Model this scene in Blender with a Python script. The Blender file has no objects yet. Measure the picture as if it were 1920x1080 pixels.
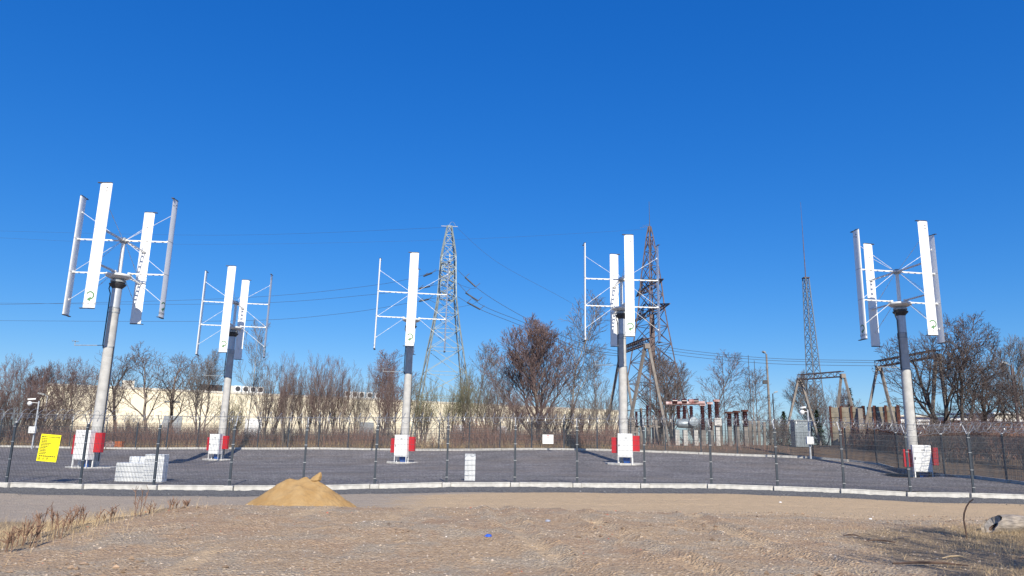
import bpy, math, random
import numpy as np
from mathutils import Vector, Matrix, noise as mnoise

# ---------------------------------------------------------------- camera, sky, sun
sc = bpy.context.scene
COL = sc.collection
R = math.radians
PITCH, ROLL, FPX, EYE = 0.209, 0.019, 1347.0, 1.6
cp, sp, cr, sr = math.cos(PITCH), math.sin(PITCH), math.cos(ROLL), math.sin(ROLL)
AR = np.array([1., 0, 0]); AU = np.array([0, -sp, cp]); AF = np.array([0, cp, sp])
CR = cr*AR+sr*AU; CU = -sr*AR+cr*AU
cam = bpy.data.cameras.new('camera'); camo = bpy.data.objects.new('camera', cam); COL.objects.link(camo)
cam.sensor_width = 36; cam.lens = FPX/1920*36; cam.clip_end = 9000; cam.clip_start = .05
camo.matrix_world = Matrix(((CR[0], CU[0], -AF[0], 0), (CR[1], CU[1], -AF[1], 0), (CR[2], CU[2], -AF[2], EYE), (0, 0, 0, 1)))
sc.camera = camo

SUN_AZ, SUN_EL = R(180-9.3), R(36)     # clockwise from +Y
w = bpy.data.worlds.new('World'); sc.world = w; w.use_nodes = True
nt = w.node_tree; bg = nt.nodes['Background']
sky = nt.nodes.new('ShaderNodeTexSky'); sky.sky_type = 'NISHITA'; sky.sun_disc = False
sky.sun_elevation = SUN_EL; sky.sun_rotation = SUN_AZ
sky.air_density = 1.0; sky.dust_density = 0.25; sky.ozone_density = 2.5; sky.altitude = 100
hs = nt.nodes.new('ShaderNodeHueSaturation'); hs.inputs['Hue'].default_value = .513; hs.inputs['Saturation'].default_value = 1.65; hs.inputs['Value'].default_value = 1.33
gm = nt.nodes.new('ShaderNodeGamma'); gm.inputs[1].default_value = .68
nt.links.new(sky.outputs[0], gm.inputs[0]); nt.links.new(gm.outputs[0], hs.inputs['Color']); sx = nt.nodes.new('ShaderNodeSeparateColor'); sy = nt.nodes.new('ShaderNodeCombineColor'); nt.links.new(hs.outputs[0], sx.inputs[0])
for i_, (pw_, am_) in enumerate(((1.27, .296), (.936, .675), (.8, 1.207))):      # camera-like tone of the clear spring sky
    q1 = nt.nodes.new('ShaderNodeMath'); q1.operation = 'POWER'; nt.links.new(sx.outputs[i_], q1.inputs[0]); q1.inputs[1].default_value = pw_
    q2 = nt.nodes.new('ShaderNodeMath'); q2.operation = 'MULTIPLY'; nt.links.new(q1.outputs[0], q2.inputs[0]); q2.inputs[1].default_value = am_; nt.links.new(q2.outputs[0], sy.inputs[i_])
nt.links.new(sy.outputs[0], bg.inputs[0])
bg.inputs[1].default_value = 0.15
sl = bpy.data.lights.new('sun', 'SUN'); sl.energy = 5.0; sl.angle = R(.5); sl.color = (1, .93, .79)
so = bpy.data.objects.new('sun', sl); COL.objects.link(so)
sd = Vector((math.sin(SUN_AZ)*math.cos(SUN_EL), math.cos(SUN_AZ)*math.cos(SUN_EL), math.sin(SUN_EL)))
so.rotation_euler = sd.to_track_quat('Z', 'Y').to_euler(); so.location = sd*60
sc.view_settings.view_transform = 'Standard'; sc.view_settings.look = 'None'
sc.view_settings.exposure = 0.4; sc.view_settings.gamma = 1

def at(px, py, Y):
    d = AF+(px-960)/FPX*CR-(py-540)/FPX*CU
    s = Y/d[1]
    return np.array([d[0]*s, Y, EYE+d[2]*s])

# ---------------------------------------------------------------- terrain height
rng = np.random.default_rng(7); random.seed(7)
_P = rng.random((256, 256))
def vnoise(x, y):
    x = np.asarray(x, float); y = np.asarray(y, float)
    xi = np.floor(x).astype(int); yi = np.floor(y).astype(int); fx = x-xi; fy = y-yi
    fx = fx*fx*(3-2*fx); fy = fy*fy*(3-2*fy)
    g = lambda a, b: _P[a & 255, b & 255]
    return (g(xi, yi)*(1-fx)+g(xi+1, yi)*fx)*(1-fy)+(g(xi, yi+1)*(1-fx)+g(xi+1, yi+1)*fx)*fy-.5
def fbm(x, y, o=4):
    s = 0; a = 1.
    for k in range(o):
        s = s+a*vnoise(x*2**k+17.3*k, y*2**k+5.1*k); a *= .5
    return s
def sstep(a, b, v):
    t = np.clip((np.asarray(v, float)-a)/(b-a), 0, 1); return t*t*(3-2*t)

# front fence posts, from the picture, standing at z = 0
FP = [(-270, 899), (-130, 902), (12, 905), (150, 908), (288, 910), (430, 911), (568, 911), (702, 908), (837, 905), (965, 905), (1082, 906), (1209, 907),
      (1334, 908), (1458, 912), (1583, 917), (1707, 923), (1826, 925), (1946, 929), (2066, 934), (2186, 940)]
def flat(px, py, z=0.):
    d = AF+(px-960)/FPX*CR-(py-540)/FPX*CU
    s = (z-EYE)/d[2]; return np.array([d[0]*s, d[1]*s, z])
FD = [25.8, 25.8, 25.8, 25.7, 25.65, 25.75, 26.1, 26.7, 27.2, 27.4, 27.5, 27.4, 27.2, 26.9, 26.6, 26.4, 26.2, 26.1, 26.0, 25.9]
FRONT = [at(p[0], p[1], y) for p, y in zip(FP, FD)]
FX = np.array([p[0] for p in FRONT]); FY = np.array([p[1] for p in FRONT])
FZ = np.array([p[2] for p in FRONT])
def fence_y(x): return np.interp(x, FX, FY)
def fence_z(x): return np.interp(x, FX, FZ)

BACKIMG = [(-200, 838, 57), (35, 838.5, 58), (200, 842, 60), (400, 841.5, 60), (600, 842, 59.5), (820, 845, 58), (1000, 843.5, 56), (1160, 846, 54.5), (1300, 851, 53), (1480, 858, 51), (1525, 859.5, 50)]
SIDEIMG = [(1525, 859.5, 50), (1621, 868, 47), (1660, 873, 45), (1782, 891, 38), (1893, 905, 33.5), (2010, 920, 30), (2200, 945, 26.5)]
BACK = [at(*p) for p in BACKIMG]; SIDE = [at(*p) for p in SIDEIMG]
TURB = [  # x, y, z, turn, lean x, lean y
    (-20.524, 36.575, -.092, R(2.4), R(.19)), (-21.065, 53.859, -.15, R(8.3), R(.35)), (-7.075, 49.603, .022, R(7.4), R(.5)),
    (7.077, 45.44, .33, R(2.9), R(.03)), (22.167, 40.377, -.038, R(8.4), R(.4))]
ctl = [(p[0], p[1], p[2]) for p in BACK+SIDE] + [(t[0], t[1], t[2]) for t in TURB] + [(p[0], p[1], p[2]) for p in FRONT[::2]]
ctl += [(-30, 32, -.2), (-10, 32, -.08), (0, 32, 0.), (8, 32, 0.)] + [(-45, 26, -.3), (-50, 45, 0.), (40, 26, 0.), (-60, 60, .35)]
C_ = np.array(ctl); n_ = len(C_)
def _phi(r2): return .5*r2*np.log(r2+1e-9)
_A = np.zeros((n_+3, n_+3)); _d2 = ((C_[:, None, :2]-C_[None, :, :2])**2).sum(-1)
_A[:n_, :n_] = _phi(_d2)+np.eye(n_)*4.0; _A[:n_, n_] = 1; _A[:n_, n_+1:] = C_[:, :2]; _A[n_:, :n_] = _A[:n_, n_:].T
_W = np.linalg.solve(_A, np.r_[C_[:, 2], 0, 0, 0])
def pad_z(x, y):
    x = np.asarray(x, float); y = np.asarray(y, float)
    xc = np.clip(x, -60, 40); yc = np.clip(y, 24, 62)
    z = _W[n_]+_W[n_+1]*xc+_W[n_+2]*yc
    for i in range(n_): z = z+_W[i]*_phi((xc-C_[i, 0])**2+(yc-C_[i, 1])**2)
    return z
FAR = .42
def ground_z(x, y):
    x = np.asarray(x, float); y = np.asarray(y, float)
    inner = pad_z(x, y)
    t = np.maximum(sstep(63, 75, y), sstep(36, 50, np.abs(x)))
    inner = inner*(1-t)+FAR*t
    plate = sstep(-9.5, -6.2, x+.5*vnoise(y*.6, x*.1)*2)*(1-sstep(15.6, 19.5, y+.8*vnoise(x*.35, 3.3)))
    outer = -.22*(1-plate)+plate*(.06*vnoise(x*.22+9, y*.22)+.17*sstep(9, 15, y)*(1-sstep(0, 6, x)))
    r1 = 1-sstep(19, 24, y)
    outer = outer+(.022+.03*plate)*fbm(x*1.1, y*1.1, 3)*(.25+.75*r1)+.016*fbm(x*4.3, y*4.3, 2)*(.35+.65*r1)*(.4+.6*plate)+.030*np.maximum(fbm(x*3.1+40, y*3.1, 2)-.22, 0)*plate*2
    # tyre ruts across the plateau
    for (x0, y0, k) in ((2.9, 9, -.34), (1.2, 9, -.34), (4.6, 9.5, -.2)):
        dd = np.abs((x-x0)-k*(y-y0)-.02*(y-y0)**2)
        outer = outer-.035*np.exp(-(dd/.16)**2)*plate+(.03+.09*np.maximum(vnoise(x*5, y*5), 0))*np.exp(-((dd-.30)/.12)**2)*plate
    for yy in (21.0, 22.8): outer = outer-.02*np.exp(-((y-yy-.25*np.sin(x*.13))/.22)**2)
    s = sstep(.12, .4, y-fence_y(x))
    outer = outer+fence_z(x)*sstep(14, 23, y+4*(1-plate))
    return outer*(1-s)+(inner-.02)*s
def gz(x, y): return float(ground_z(x, y))

# ---------------------------------------------------------------- helpers
class MB:
    def __init__(s): s.v = []; s.f = []
    def add(s, vs, fs):
        b = len(s.v); s.v.extend([tuple(map(float, q)) for q in vs]); s.f.extend([tuple(i+b for i in q) for q in fs]); return s
    def box(s, c, d, rz=0.):
        x, y, z = [q/2 for q in d]; ca, sa = math.cos(rz), math.sin(rz)
        vs = [(c[0]+i*x*ca-j*y*sa, c[1]+i*x*sa+j*y*ca, c[2]+k*z) for i in (-1, 1) for j in (-1, 1) for k in (-1, 1)]
        return s.add(vs, [(0, 1, 3, 2), (4, 6, 7, 5), (0, 4, 5, 1), (2, 3, 7, 6), (0, 2, 6, 4), (1, 5, 7, 3)])
    def beam(s, a, b, w_, h, up=(0, 0, 1)):
        a = Vector(a); b = Vector(b); d = (b-a).normalized(); u = Vector(up)
        if abs(d.dot(u)) > .99: u = Vector((0, 1, 0))
        r = d.cross(u).normalized(); u = r.cross(d).normalized()
        vs = [p+r*i*w_/2+u*j*h/2 for p in (a, b) for i, j in ((-1, -1), (1, -1), (1, 1), (-1, 1))]
        return s.add(vs, [(0, 3, 2, 1), (4, 5, 6, 7), (0, 1, 5, 4), (1, 2, 6, 5), (2, 3, 7, 6), (3, 0, 4, 7)])
    def poly(s, pts, rad, n=5, cap=True):
        pts = [Vector(p) for p in pts]; m = len(pts); vs = []
        ref = Vector((.3, .2, 1)).normalized()
        for i, p in enumerate(pts):
            d = (pts[min(i+1, m-1)]-pts[max(i-1, 0)]).normalized()
            r = d.cross(ref)
            if r.length < .05: r = d.cross(Vector((1, 0, 0)))
            r.normalize(); u = r.cross(d)
            ri = rad[i] if hasattr(rad, '__len__') else rad
            for k in range(n):
                a = 2*math.pi*k/n; vs.append(p+(r*math.cos(a)+u*math.sin(a))*ri)
        fs = [(i*n+k, i*n+(k+1) % n, (i+1)*n+(k+1) % n, (i+1)*n+k) for i in range(m-1) for k in range(n)]
        if cap: fs += [tuple(range(n))[::-1], tuple((m-1)*n+k for k in range(n))]
        return s.add(vs, fs)
    def tube(s, a, b, r0, r1=None, n=8): return s.poly([a, b], [r0, r0 if r1 is None else r1], n)
    def lathe(s, prof, n=24, c=(0, 0, 0)):
        vs = [(c[0]+r*math.cos(2*math.pi*k/n), c[1]+r*math.sin(2*math.pi*k/n), c[2]+z) for r, z in prof for k in range(n)]
        m = len(prof)
        fs = [(i*n+k, i*n+(k+1) % n, (i+1)*n+(k+1) % n, (i+1)*n+k) for i in range(m-1) for k in range(n)]
        fs += [tuple(range(n))[::-1], tuple((m-1)*n+k for k in range(n))]
        return s.add(vs, fs)
    def mesh(s, name, m, smooth=False, bevel=0):
        me = bpy.data.meshes.new(name); me.from_pydata(s.v, [], s.f); me.update()
        if m: me.materials.append(m)
        if smooth:
            me.polygons.foreach_set('use_smooth', [True]*len(me.polygons))
            try: me.set_sharp_from_angle(angle=R(40))
            except Exception: pass
        return me
    def build(s, name, m, parent=None, smooth=False, bevel=0):
        o = bpy.data.objects.new(name, s.mesh(name, m, smooth)); COL.objects.link(o)
        if parent: o.parent = parent
        if bevel:
            b = o.modifiers.new('bevel', 'BEVEL'); b.width = bevel; b.segments = 2; b.limit_method = 'ANGLE'
        return o
def tag(o, label=None, cat=None, group=None, kind=None):
    if label: o['label'] = label
    if cat: o['category'] = cat
    if group: o['group'] = group
    if kind: o['kind'] = kind
    return o
def thing(name, label, cat, loc=(0, 0, 0), rz=0., group=None):
    o = bpy.data.objects.new(name, None); COL.objects.link(o); o.empty_display_size = .3
    o.location = loc; o.rotation_euler = (0, 0, rz)
    return tag(o, label, cat, group)
def dup(o, loc=None, rz=None, label=None, parent=None):
    c = o.copy(); COL.objects.link(c)
    if parent: c.parent = parent
    if loc is not None: c.location = loc
    if rz is not None: c.rotation_euler = (0, 0, rz)
    if label: c['label'] = label
    for ch in o.children: dup(ch, parent=c)
    return c

# ---------------------------------------------------------------- materials
MATS = {}
def mat(name, col, rough=.7, metal=0., var=.15, scale=6., bump=0., bscale=None, col2=None, spec=.5, stretch=None, island=0.):
    if name in MATS: return MATS[name]
    m = bpy.data.materials.new(name); m.use_nodes = True; t = m.node_tree; p = t.nodes['Principled BSDF']
    p.inputs['Roughness'].default_value = rough; p.inputs['Metallic'].default_value = metal
    p.inputs['Specular IOR Level'].default_value = spec
    tc = t.nodes.new('ShaderNodeTexCoord'); src = tc.outputs['Object']
    if stretch:
        mp = t.nodes.new('ShaderNodeMapping'); mp.inputs['Scale'].default_value = stretch; t.links.new(src, mp.inputs[0]); src = mp.outputs[0]
    n = t.nodes.new('ShaderNodeTexNoise'); n.inputs['Scale'].default_value = scale; n.inputs['Detail'].default_value = 6; t.links.new(src, n.inputs[0])
    rp = t.nodes.new('ShaderNodeValToRGB'); t.links.new(n.outputs[0], rp.inputs[0])
    c2 = col2 or tuple(c*(1+var) for c in col); c1 = tuple(c*(1-var) for c in col) if not col2 else col
    rp.color_ramp.elements[0].position = .35; rp.color_ramp.elements[1].position = .66
    rp.color_ramp.elements[0].color = (*[min(c, 1) for c in c1], 1); rp.color_ramp.elements[1].color = (*[min(c, 1) for c in c2], 1)
    out = rp.outputs[0]
    if island:
        g = t.nodes.new('ShaderNodeNewGeometry'); mr = t.nodes.new('ShaderNodeMapRange')
        mr.inputs['To Min'].default_value = 1-island; mr.inputs['To Max'].default_value = 1+island; t.links.new(g.outputs['Random Per Island'], mr.inputs[0])
        mx = t.nodes.new('ShaderNodeVectorMath'); mx.operation = 'SCALE'; t.links.new(out, mx.inputs[0]); t.links.new(mr.outputs[0], mx.inputs['Scale']); out = mx.outputs[0]
    t.links.new(out, p.inputs['Base Color'])
    if bump:
        n2 = t.nodes.new('ShaderNodeTexNoise'); n2.inputs['Scale'].default_value = bscale or scale*4; n2.inputs['Detail'].default_value = 4; t.links.new(src, n2.inputs[0])
        b = t.nodes.new('ShaderNodeBump'); b.inputs['Strength'].default_value = bump; b.inputs['Distance'].default_value = .02
        t.links.new(n2.outputs[0], b.inputs['Height']); t.links.new(b.outputs[0], p.inputs['Normal'])
    MATS[name] = m; return m
M_white = mat('white_paint', (.80, .80, .79), .35, var=.03, scale=2)
M_blade = mat('blade_paint', (.82, .82, .81), .38, var=.03, scale=1.5)
M_cap = mat('blade_cap', (.05, .05, .06), .5, var=.2)
M_arm = mat('arm_paint', (.72, .72, .70), .4, var=.06)
M_galv = mat('galvanised_steel', (.50, .52, .55), .45, .35, var=.07, scale=5, bump=.1)
M_galv2 = mat('dull_zinc', (.33, .35, .36), .6, .35, var=.15, scale=14)
M_conc = mat('spun_concrete', (.46, .45, .43), .85, var=.10, scale=3.5, bump=.25, bscale=60)
M_kerb = mat('kerb_concrete', (.50, .485, .46), .9, var=.16, scale=5, bump=.4, bscale=70)
M_oldconc = mat('old_concrete', (.215, .19, .17), .9, var=.22, scale=2.5, bump=.4, bscale=30)
M_dark = mat('dark_steel', (.06, .06, .065), .5, .4, var=.2)
M_post = mat('anthracite_paint', (.035, .045, .06), .45, var=.15)
M_mesh = mat('anthracite_mesh', (.045, .055, .07), .5, var=.1)
M_razor = mat('razor_wire_zinc', (.45, .46, .47), .4, .7, var=.1)
M_red = mat('red_paint', (.47, .008, .015), .4, var=.06)
M_blue = mat('blue_plastic', (.01, .09, .38), .5, var=.1)
M_green = mat('green_print', (.10, .23, .10), .5, var=.1)
M_greyp = mat('grey_print', (.33, .33, .33), .5, var=.1)
M_black = mat('black_plastic', (.02, .02, .022), .5, var=.1)
M_yellow = mat('yellow_board', (.85, .76, .01), .5, var=.04)
M_cream = mat('cream_cladding', (.80, .72, .54), .75, var=.06, scale=.35, bump=.06, bscale=8)
M_trim = mat('roof_trim', (.62, .58, .50), .6, var=.06)
M_pylA = mat('pale_green_steel', (.27, .31, .30), .55, .2, var=.18, scale=3)
M_pylB = mat('rusty_lattice', (.115, .085, .085), .7, .2, var=.35, scale=2)
M_mast = mat('grey_lattice', (.12, .15, .19), .6, .2, var=.2)
M_rust = mat('rusted_beam', (.11, .04, .028), .85, var=.35, scale=3)
M_brown = mat('brown_porcelain', (.05, .018, .018), .25, var=.3, scale=8)
M_pink = mat('faded_red_paint', (.20, .07, .062), .6, var=.35, scale=2.5, col2=(.55, .42, .41))
M_tank = mat('grey_tank', (.27, .31, .34), .45, .3, var=.15)
M_wire = mat('wire_metal', (.10, .11, .13), .5, .3, var=.05)
M_wood = mat('weathered_wood', (.30, .255, .21), .9, var=.35, scale=7, bump=.6, bscale=25, stretch=(1, 5, 5))
M_stick = mat('dark_stick', (.09, .055, .04), .85, var=.3)
M_bark = mat('bark', (.18, .145, .125), .9, var=.3, scale=5, bump=.4, bscale=25)
M_barkd = mat('dark_bark', (.07, .058, .052), .9, var=.3, scale=5, bump=.4, bscale=25)
M_barkb = mat('pale_bark', (.27, .25, .22), .85, var=.25, scale=6)
M_twig = mat('brown_twigs', (.135, .105, .098), .85, var=.25, scale=.5, island=.3)
M_twigr = mat('reddish_twigs', (.15, .10, .095), .85, var=.25, scale=.5, island=.3)
M_twigg = mat('grey_twigs', (.145, .125, .115), .85, var=.2, scale=.5, island=.3)
M_twigd = mat('dark_twigs', (.085, .065, .06), .85, var=.2, scale=.5, island=.3)
M_twigp = mat('greenish_twigs', (.155, .15, .085), .85, var=.25, scale=.4, island=.3)
M_under = mat('dry_bramble', (.17, .095, .075), .9, var=.3, scale=.15, col2=(.27, .16, .12), island=.4)
M_reed = mat('dry_grass', (.36, .26, .14), .9, var=.2, scale=.3, island=.35)
M_straw = mat('straw', (.43, .32, .19), .85, var=.2, scale=.8, island=.4)
M_weed = mat('weed_stalks', (.21, .125, .085), .9, var=.25, scale=2, island=.3)
M_ever = mat('evergreen', (.03, .05, .025), .8, var=.3, scale=2, island=.4)
M_stone = mat('pebbles', (.33, .265, .205), .9, var=.3, scale=1.5, island=.5)
M_stonel = mat('pale_pebbles', (.5, .46, .42), .9, var=.3, scale=1.5, island=.4)
M_stoned = mat('dark_chippings', (.14, .14, .145), .9, var=.2, scale=1.5, island=.5)
M_sand = mat('yellow_sand', (.30, .18, .068), .95, var=.2, scale=3.2, bump=1., bscale=16, col2=(.36, .235, .105))
M_brick = mat('red_brick', (.17, .075, .055), .9, var=.3, scale=1.2)
M_panel = mat('precast_panel', (.33, .29, .22), .9, var=.22, scale=1.6, bump=.3, bscale=12)
M_orange = mat('orange_paint', (.65, .16, .03), .6, var=.2)

def ground_material():
    m = bpy.data.materials.new('ground'); m.use_nodes = True; t = m.node_tree; p = t.nodes['Principled BSDF']
    p.inputs['Roughness'].default_value = .95; p.inputs['Specular IOR Level'].default_value = .15
    N = t.nodes.new; L = t.links.new
    tc = N('ShaderNodeTexCoord').outputs['Object']
    def noise(s, d=5, r=.6):
        n = N('ShaderNodeTexNoise'); n.inputs['Scale'].default_value = s; n.inputs['Detail'].default_value = d; n.inputs['Roughness'].default_value = r; L(tc, n.inputs[0]); return n.outputs[0]
    def ramp(f, stops):
        r = N('ShaderNodeValToRGB'); L(f, r.inputs[0]); e = r.color_ramp.elements
        while len(e) < len(stops): e.new(.5)
        for i, (q, c) in enumerate(stops): e[i].position = q; e[i].color = (*c, 1)
        return r.outputs[0]
    def mix(f, a, b):
        x = N('ShaderNodeMix'); x.data_type = 'RGBA'; L(f, x.inputs[0]); L(a, x.inputs[6]); L(b, x.inputs[7]); return x.outputs[2]
    def attr(n, ns, amt):
        a = N('ShaderNodeAttribute'); a.attribute_name = n
        s = N('ShaderNodeMath'); s.operation = 'MULTIPLY_ADD'; L(ns, s.inputs[0]); s.inputs[1].default_value = amt; 
        s2 = N('ShaderNodeMath'); s2.operation = 'SUBTRACT'; L(a.outputs['Fac'], s2.inputs[0]); s2.inputs[1].default_value = amt*.5
        L(s2.outputs[0], s.inputs[2])
        r = N('ShaderNodeMapRange'); r.inputs[1].default_value = .38; r.inputs[2].default_value = .62; L(s.outputs[0], r.inputs[0]); return r.outputs[0]
    nb, nm, nf, nx = noise(.5), noise(3.5, 6), noise(28, 4, .7), noise(90, 2)
    vo = N('ShaderNodeTexVoronoi'); vo.inputs['Scale'].default_value = 22; L(tc, vo.inputs[0])
    vo2 = N('ShaderNodeTexVoronoi'); vo2.inputs['Scale'].default_value = 48; L(tc, vo2.inputs[0])
    sep = N('ShaderNodeSeparateColor'); L(vo.outputs['Color'], sep.inputs[0]); sep2 = N('ShaderNodeSeparateColor'); L(vo2.outputs['Color'], sep2.inputs[0])
    dirt = mix(ramp(nm, [(.35, (0,)*3), (.7, (1,)*3)]), ramp(sep.outputs[0], [(0, (.32, .225, .145)), (.45, (.44, .31, .195)), (.9, (.51, .37, .235)), (1, (.68, .54, .39))]),
               ramp(sep2.outputs[0], [(0, (.22, .15, .10)), (.35, (.40, .285, .18)), (.85, (.48, .345, .225)), (1, (.72, .60, .47))]))
    dirt = mix(ramp(nb, [(.46, (0,)*3), (.7, (.6,)*3)]), dirt, ramp(nf, [(.3, (.28, .16, .105)), (.7, (.40, .27, .18))]))
    n4 = noise(.75, 8, .7); dirt = mix(ramp(n4, [(.48, (0,)*3), (.58, (.8,)*3)]), dirt, ramp(sep2.outputs[2], [(0, (.28, .225, .165)), (.8, (.44, .36, .265)), (1, (.62, .53, .42))]))
    n5 = noise(7, 8, .75); dirt = mix(ramp(n5, [(.60, (0,)*3), (.70, (.6,)*3)]), dirt, ramp(nf, [(.3, (.13, .095, .07)), (.7, (.23, .165, .12))]))
    road = mix(ramp(nf, [(.3, (0,)*3), (.8, (.6,)*3)]), ramp(nm, [(.3, (.49, .36, .225)), (.7, (.59, .435, .275))]), ramp(sep2.outputs[1], [(0, (.36, .26, .165)), (1, (.60, .45, .30))]))
    greyroad = mix(ramp(nf, [(.3, (0,)*3), (.8, (.6,)*3)]), ramp(nm, [(.3, (.35, .285, .225)), (.7, (.45, .37, .29))]), ramp(sep2.outputs[1], [(0, (.25, .215, .18)), (1, (.46, .40, .335))]))
    dark = ramp(sep.outputs[2], [(0, (.075, .075, .08)), (.5, (.125, .125, .13)), (.9, (.19, .19, .19)), (1, (.32, .31, .30))])
    litter = ramp(nf, [(.25, (.17, .12, .08)), (.5, (.29, .215, .14)), (.75, (.42, .32, .20))])
    wild = ramp(nm, [(.3, (.13, .085, .055)), (.55, (.20, .14, .095)), (.75, (.29, .215, .14))])
    c = mix(attr('road', nm, .35), dirt, road)
    c = mix(attr('grey', nm, .6), c, greyroad)
    c = mix(attr('grass', nm, .7), c, litter)
    c = mix(attr('dark', nm, .5), c, dark)
    c = mix(attr('wild', nm, .3), c, wild)
    L(c, p.inputs['Base Color'])
    ad = N('ShaderNodeMath'); ad.operation = 'ADD'; L(nf, ad.inputs[0]); L(vo.outputs['Distance'], ad.inputs[1])
    ad2 = N('ShaderNodeMath'); ad2.operation = 'MULTIPLY_ADD'; L(nm, ad2.inputs[0]); ad2.inputs[1].default_value = 1.2; L(ad.outputs[0], ad2.inputs[2])
    b = N('ShaderNodeBump'); b.inputs['Strength'].default_value = .9; b.inputs['Distance'].default_value = .036; L(ad2.outputs[0], b.inputs['Height']); L(b.outputs[0], p.inputs['Normal'])
    return m
def pad_material():
    m = bpy.data.materials.new('dark_gravel'); m.use_nodes = True; t = m.node_tree; p = t.nodes['Principled BSDF']
    p.inputs['Roughness'].default_value = .9; p.inputs['Specular IOR Level'].default_value = .2
    N = t.nodes.new; L = t.links.new; tc = N('ShaderNodeTexCoord').outputs['Object']
    v = N('ShaderNodeTexVoronoi'); v.inputs['Scale'].default_value = 14; L(tc, v.inputs[0])
    s = N('ShaderNodeSeparateColor'); L(v.outputs['Color'], s.inputs[0])
    r = N('ShaderNodeValToRGB'); L(s.outputs[0], r.inputs[0]); e = r.color_ramp.elements
    for q in range(2): e.new(.5)
    for i, (q, c) in enumerate([(0, (.092, .084, .086)), (.5, (.165, .152, .153)), (.88, (.235, .217, .219)), (1, (.36, .35, .36))]): e[i].position = q; e[i].color = (*c, 1)
    n = N('ShaderNodeTexNoise'); n.inputs['Scale'].default_value = .35; n.inputs['Detail'].default_value = 7; L(tc, n.inputs[0])
    mr = N('ShaderNodeMapRange'); mr.inputs[1].default_value = .3; mr.inputs[2].default_value = .7; mr.inputs[3].default_value = .8; mr.inputs[4].default_value = 1.25; L(n.outputs[0], mr.inputs[0])
    nn = N('ShaderNodeTexNoise'); nn.inputs['Scale'].default_value = .16; nn.inputs['Detail'].default_value = 8; nn.inputs['Roughness'].default_value = .65; L(tc, nn.inputs[0])
    fr = N('ShaderNodeMapRange'); fr.inputs[1].default_value = .47; fr.inputs[2].default_value = .68; fr.inputs[4].default_value = .6; L(nn.outputs[0], fr.inputs[0])
    mx = N('ShaderNodeMix'); mx.data_type = 'RGBA'; L(fr.outputs[0], mx.inputs[0]); L(r.outputs[0], mx.inputs[6]); mx.inputs[7].default_value = (.185, .15, .125, 1)
    vm = N('ShaderNodeVectorMath'); vm.operation = 'SCALE'; L(mx.outputs[2], vm.inputs[0]); L(mr.outputs[0], vm.inputs['Scale']); L(vm.outputs[0], p.inputs['Base Color'])
    n2 = N('ShaderNodeTexNoise'); n2.inputs['Scale'].default_value = 3; n2.inputs['Detail'].default_value = 5; L(tc, n2.inputs[0])
    ad = N('ShaderNodeMath'); ad.operation = 'ADD'; L(v.outputs['Distance'], ad.inputs[0]); L(n2.outputs[0], ad.inputs[1])
    b = N('ShaderNodeBump'); b.inputs['Strength'].default_value = .8; b.inputs['Distance'].default_value = .04; L(ad.outputs[0], b.inputs['Height']); L(b.outputs[0], p.inputs['Normal'])
    return m

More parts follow.
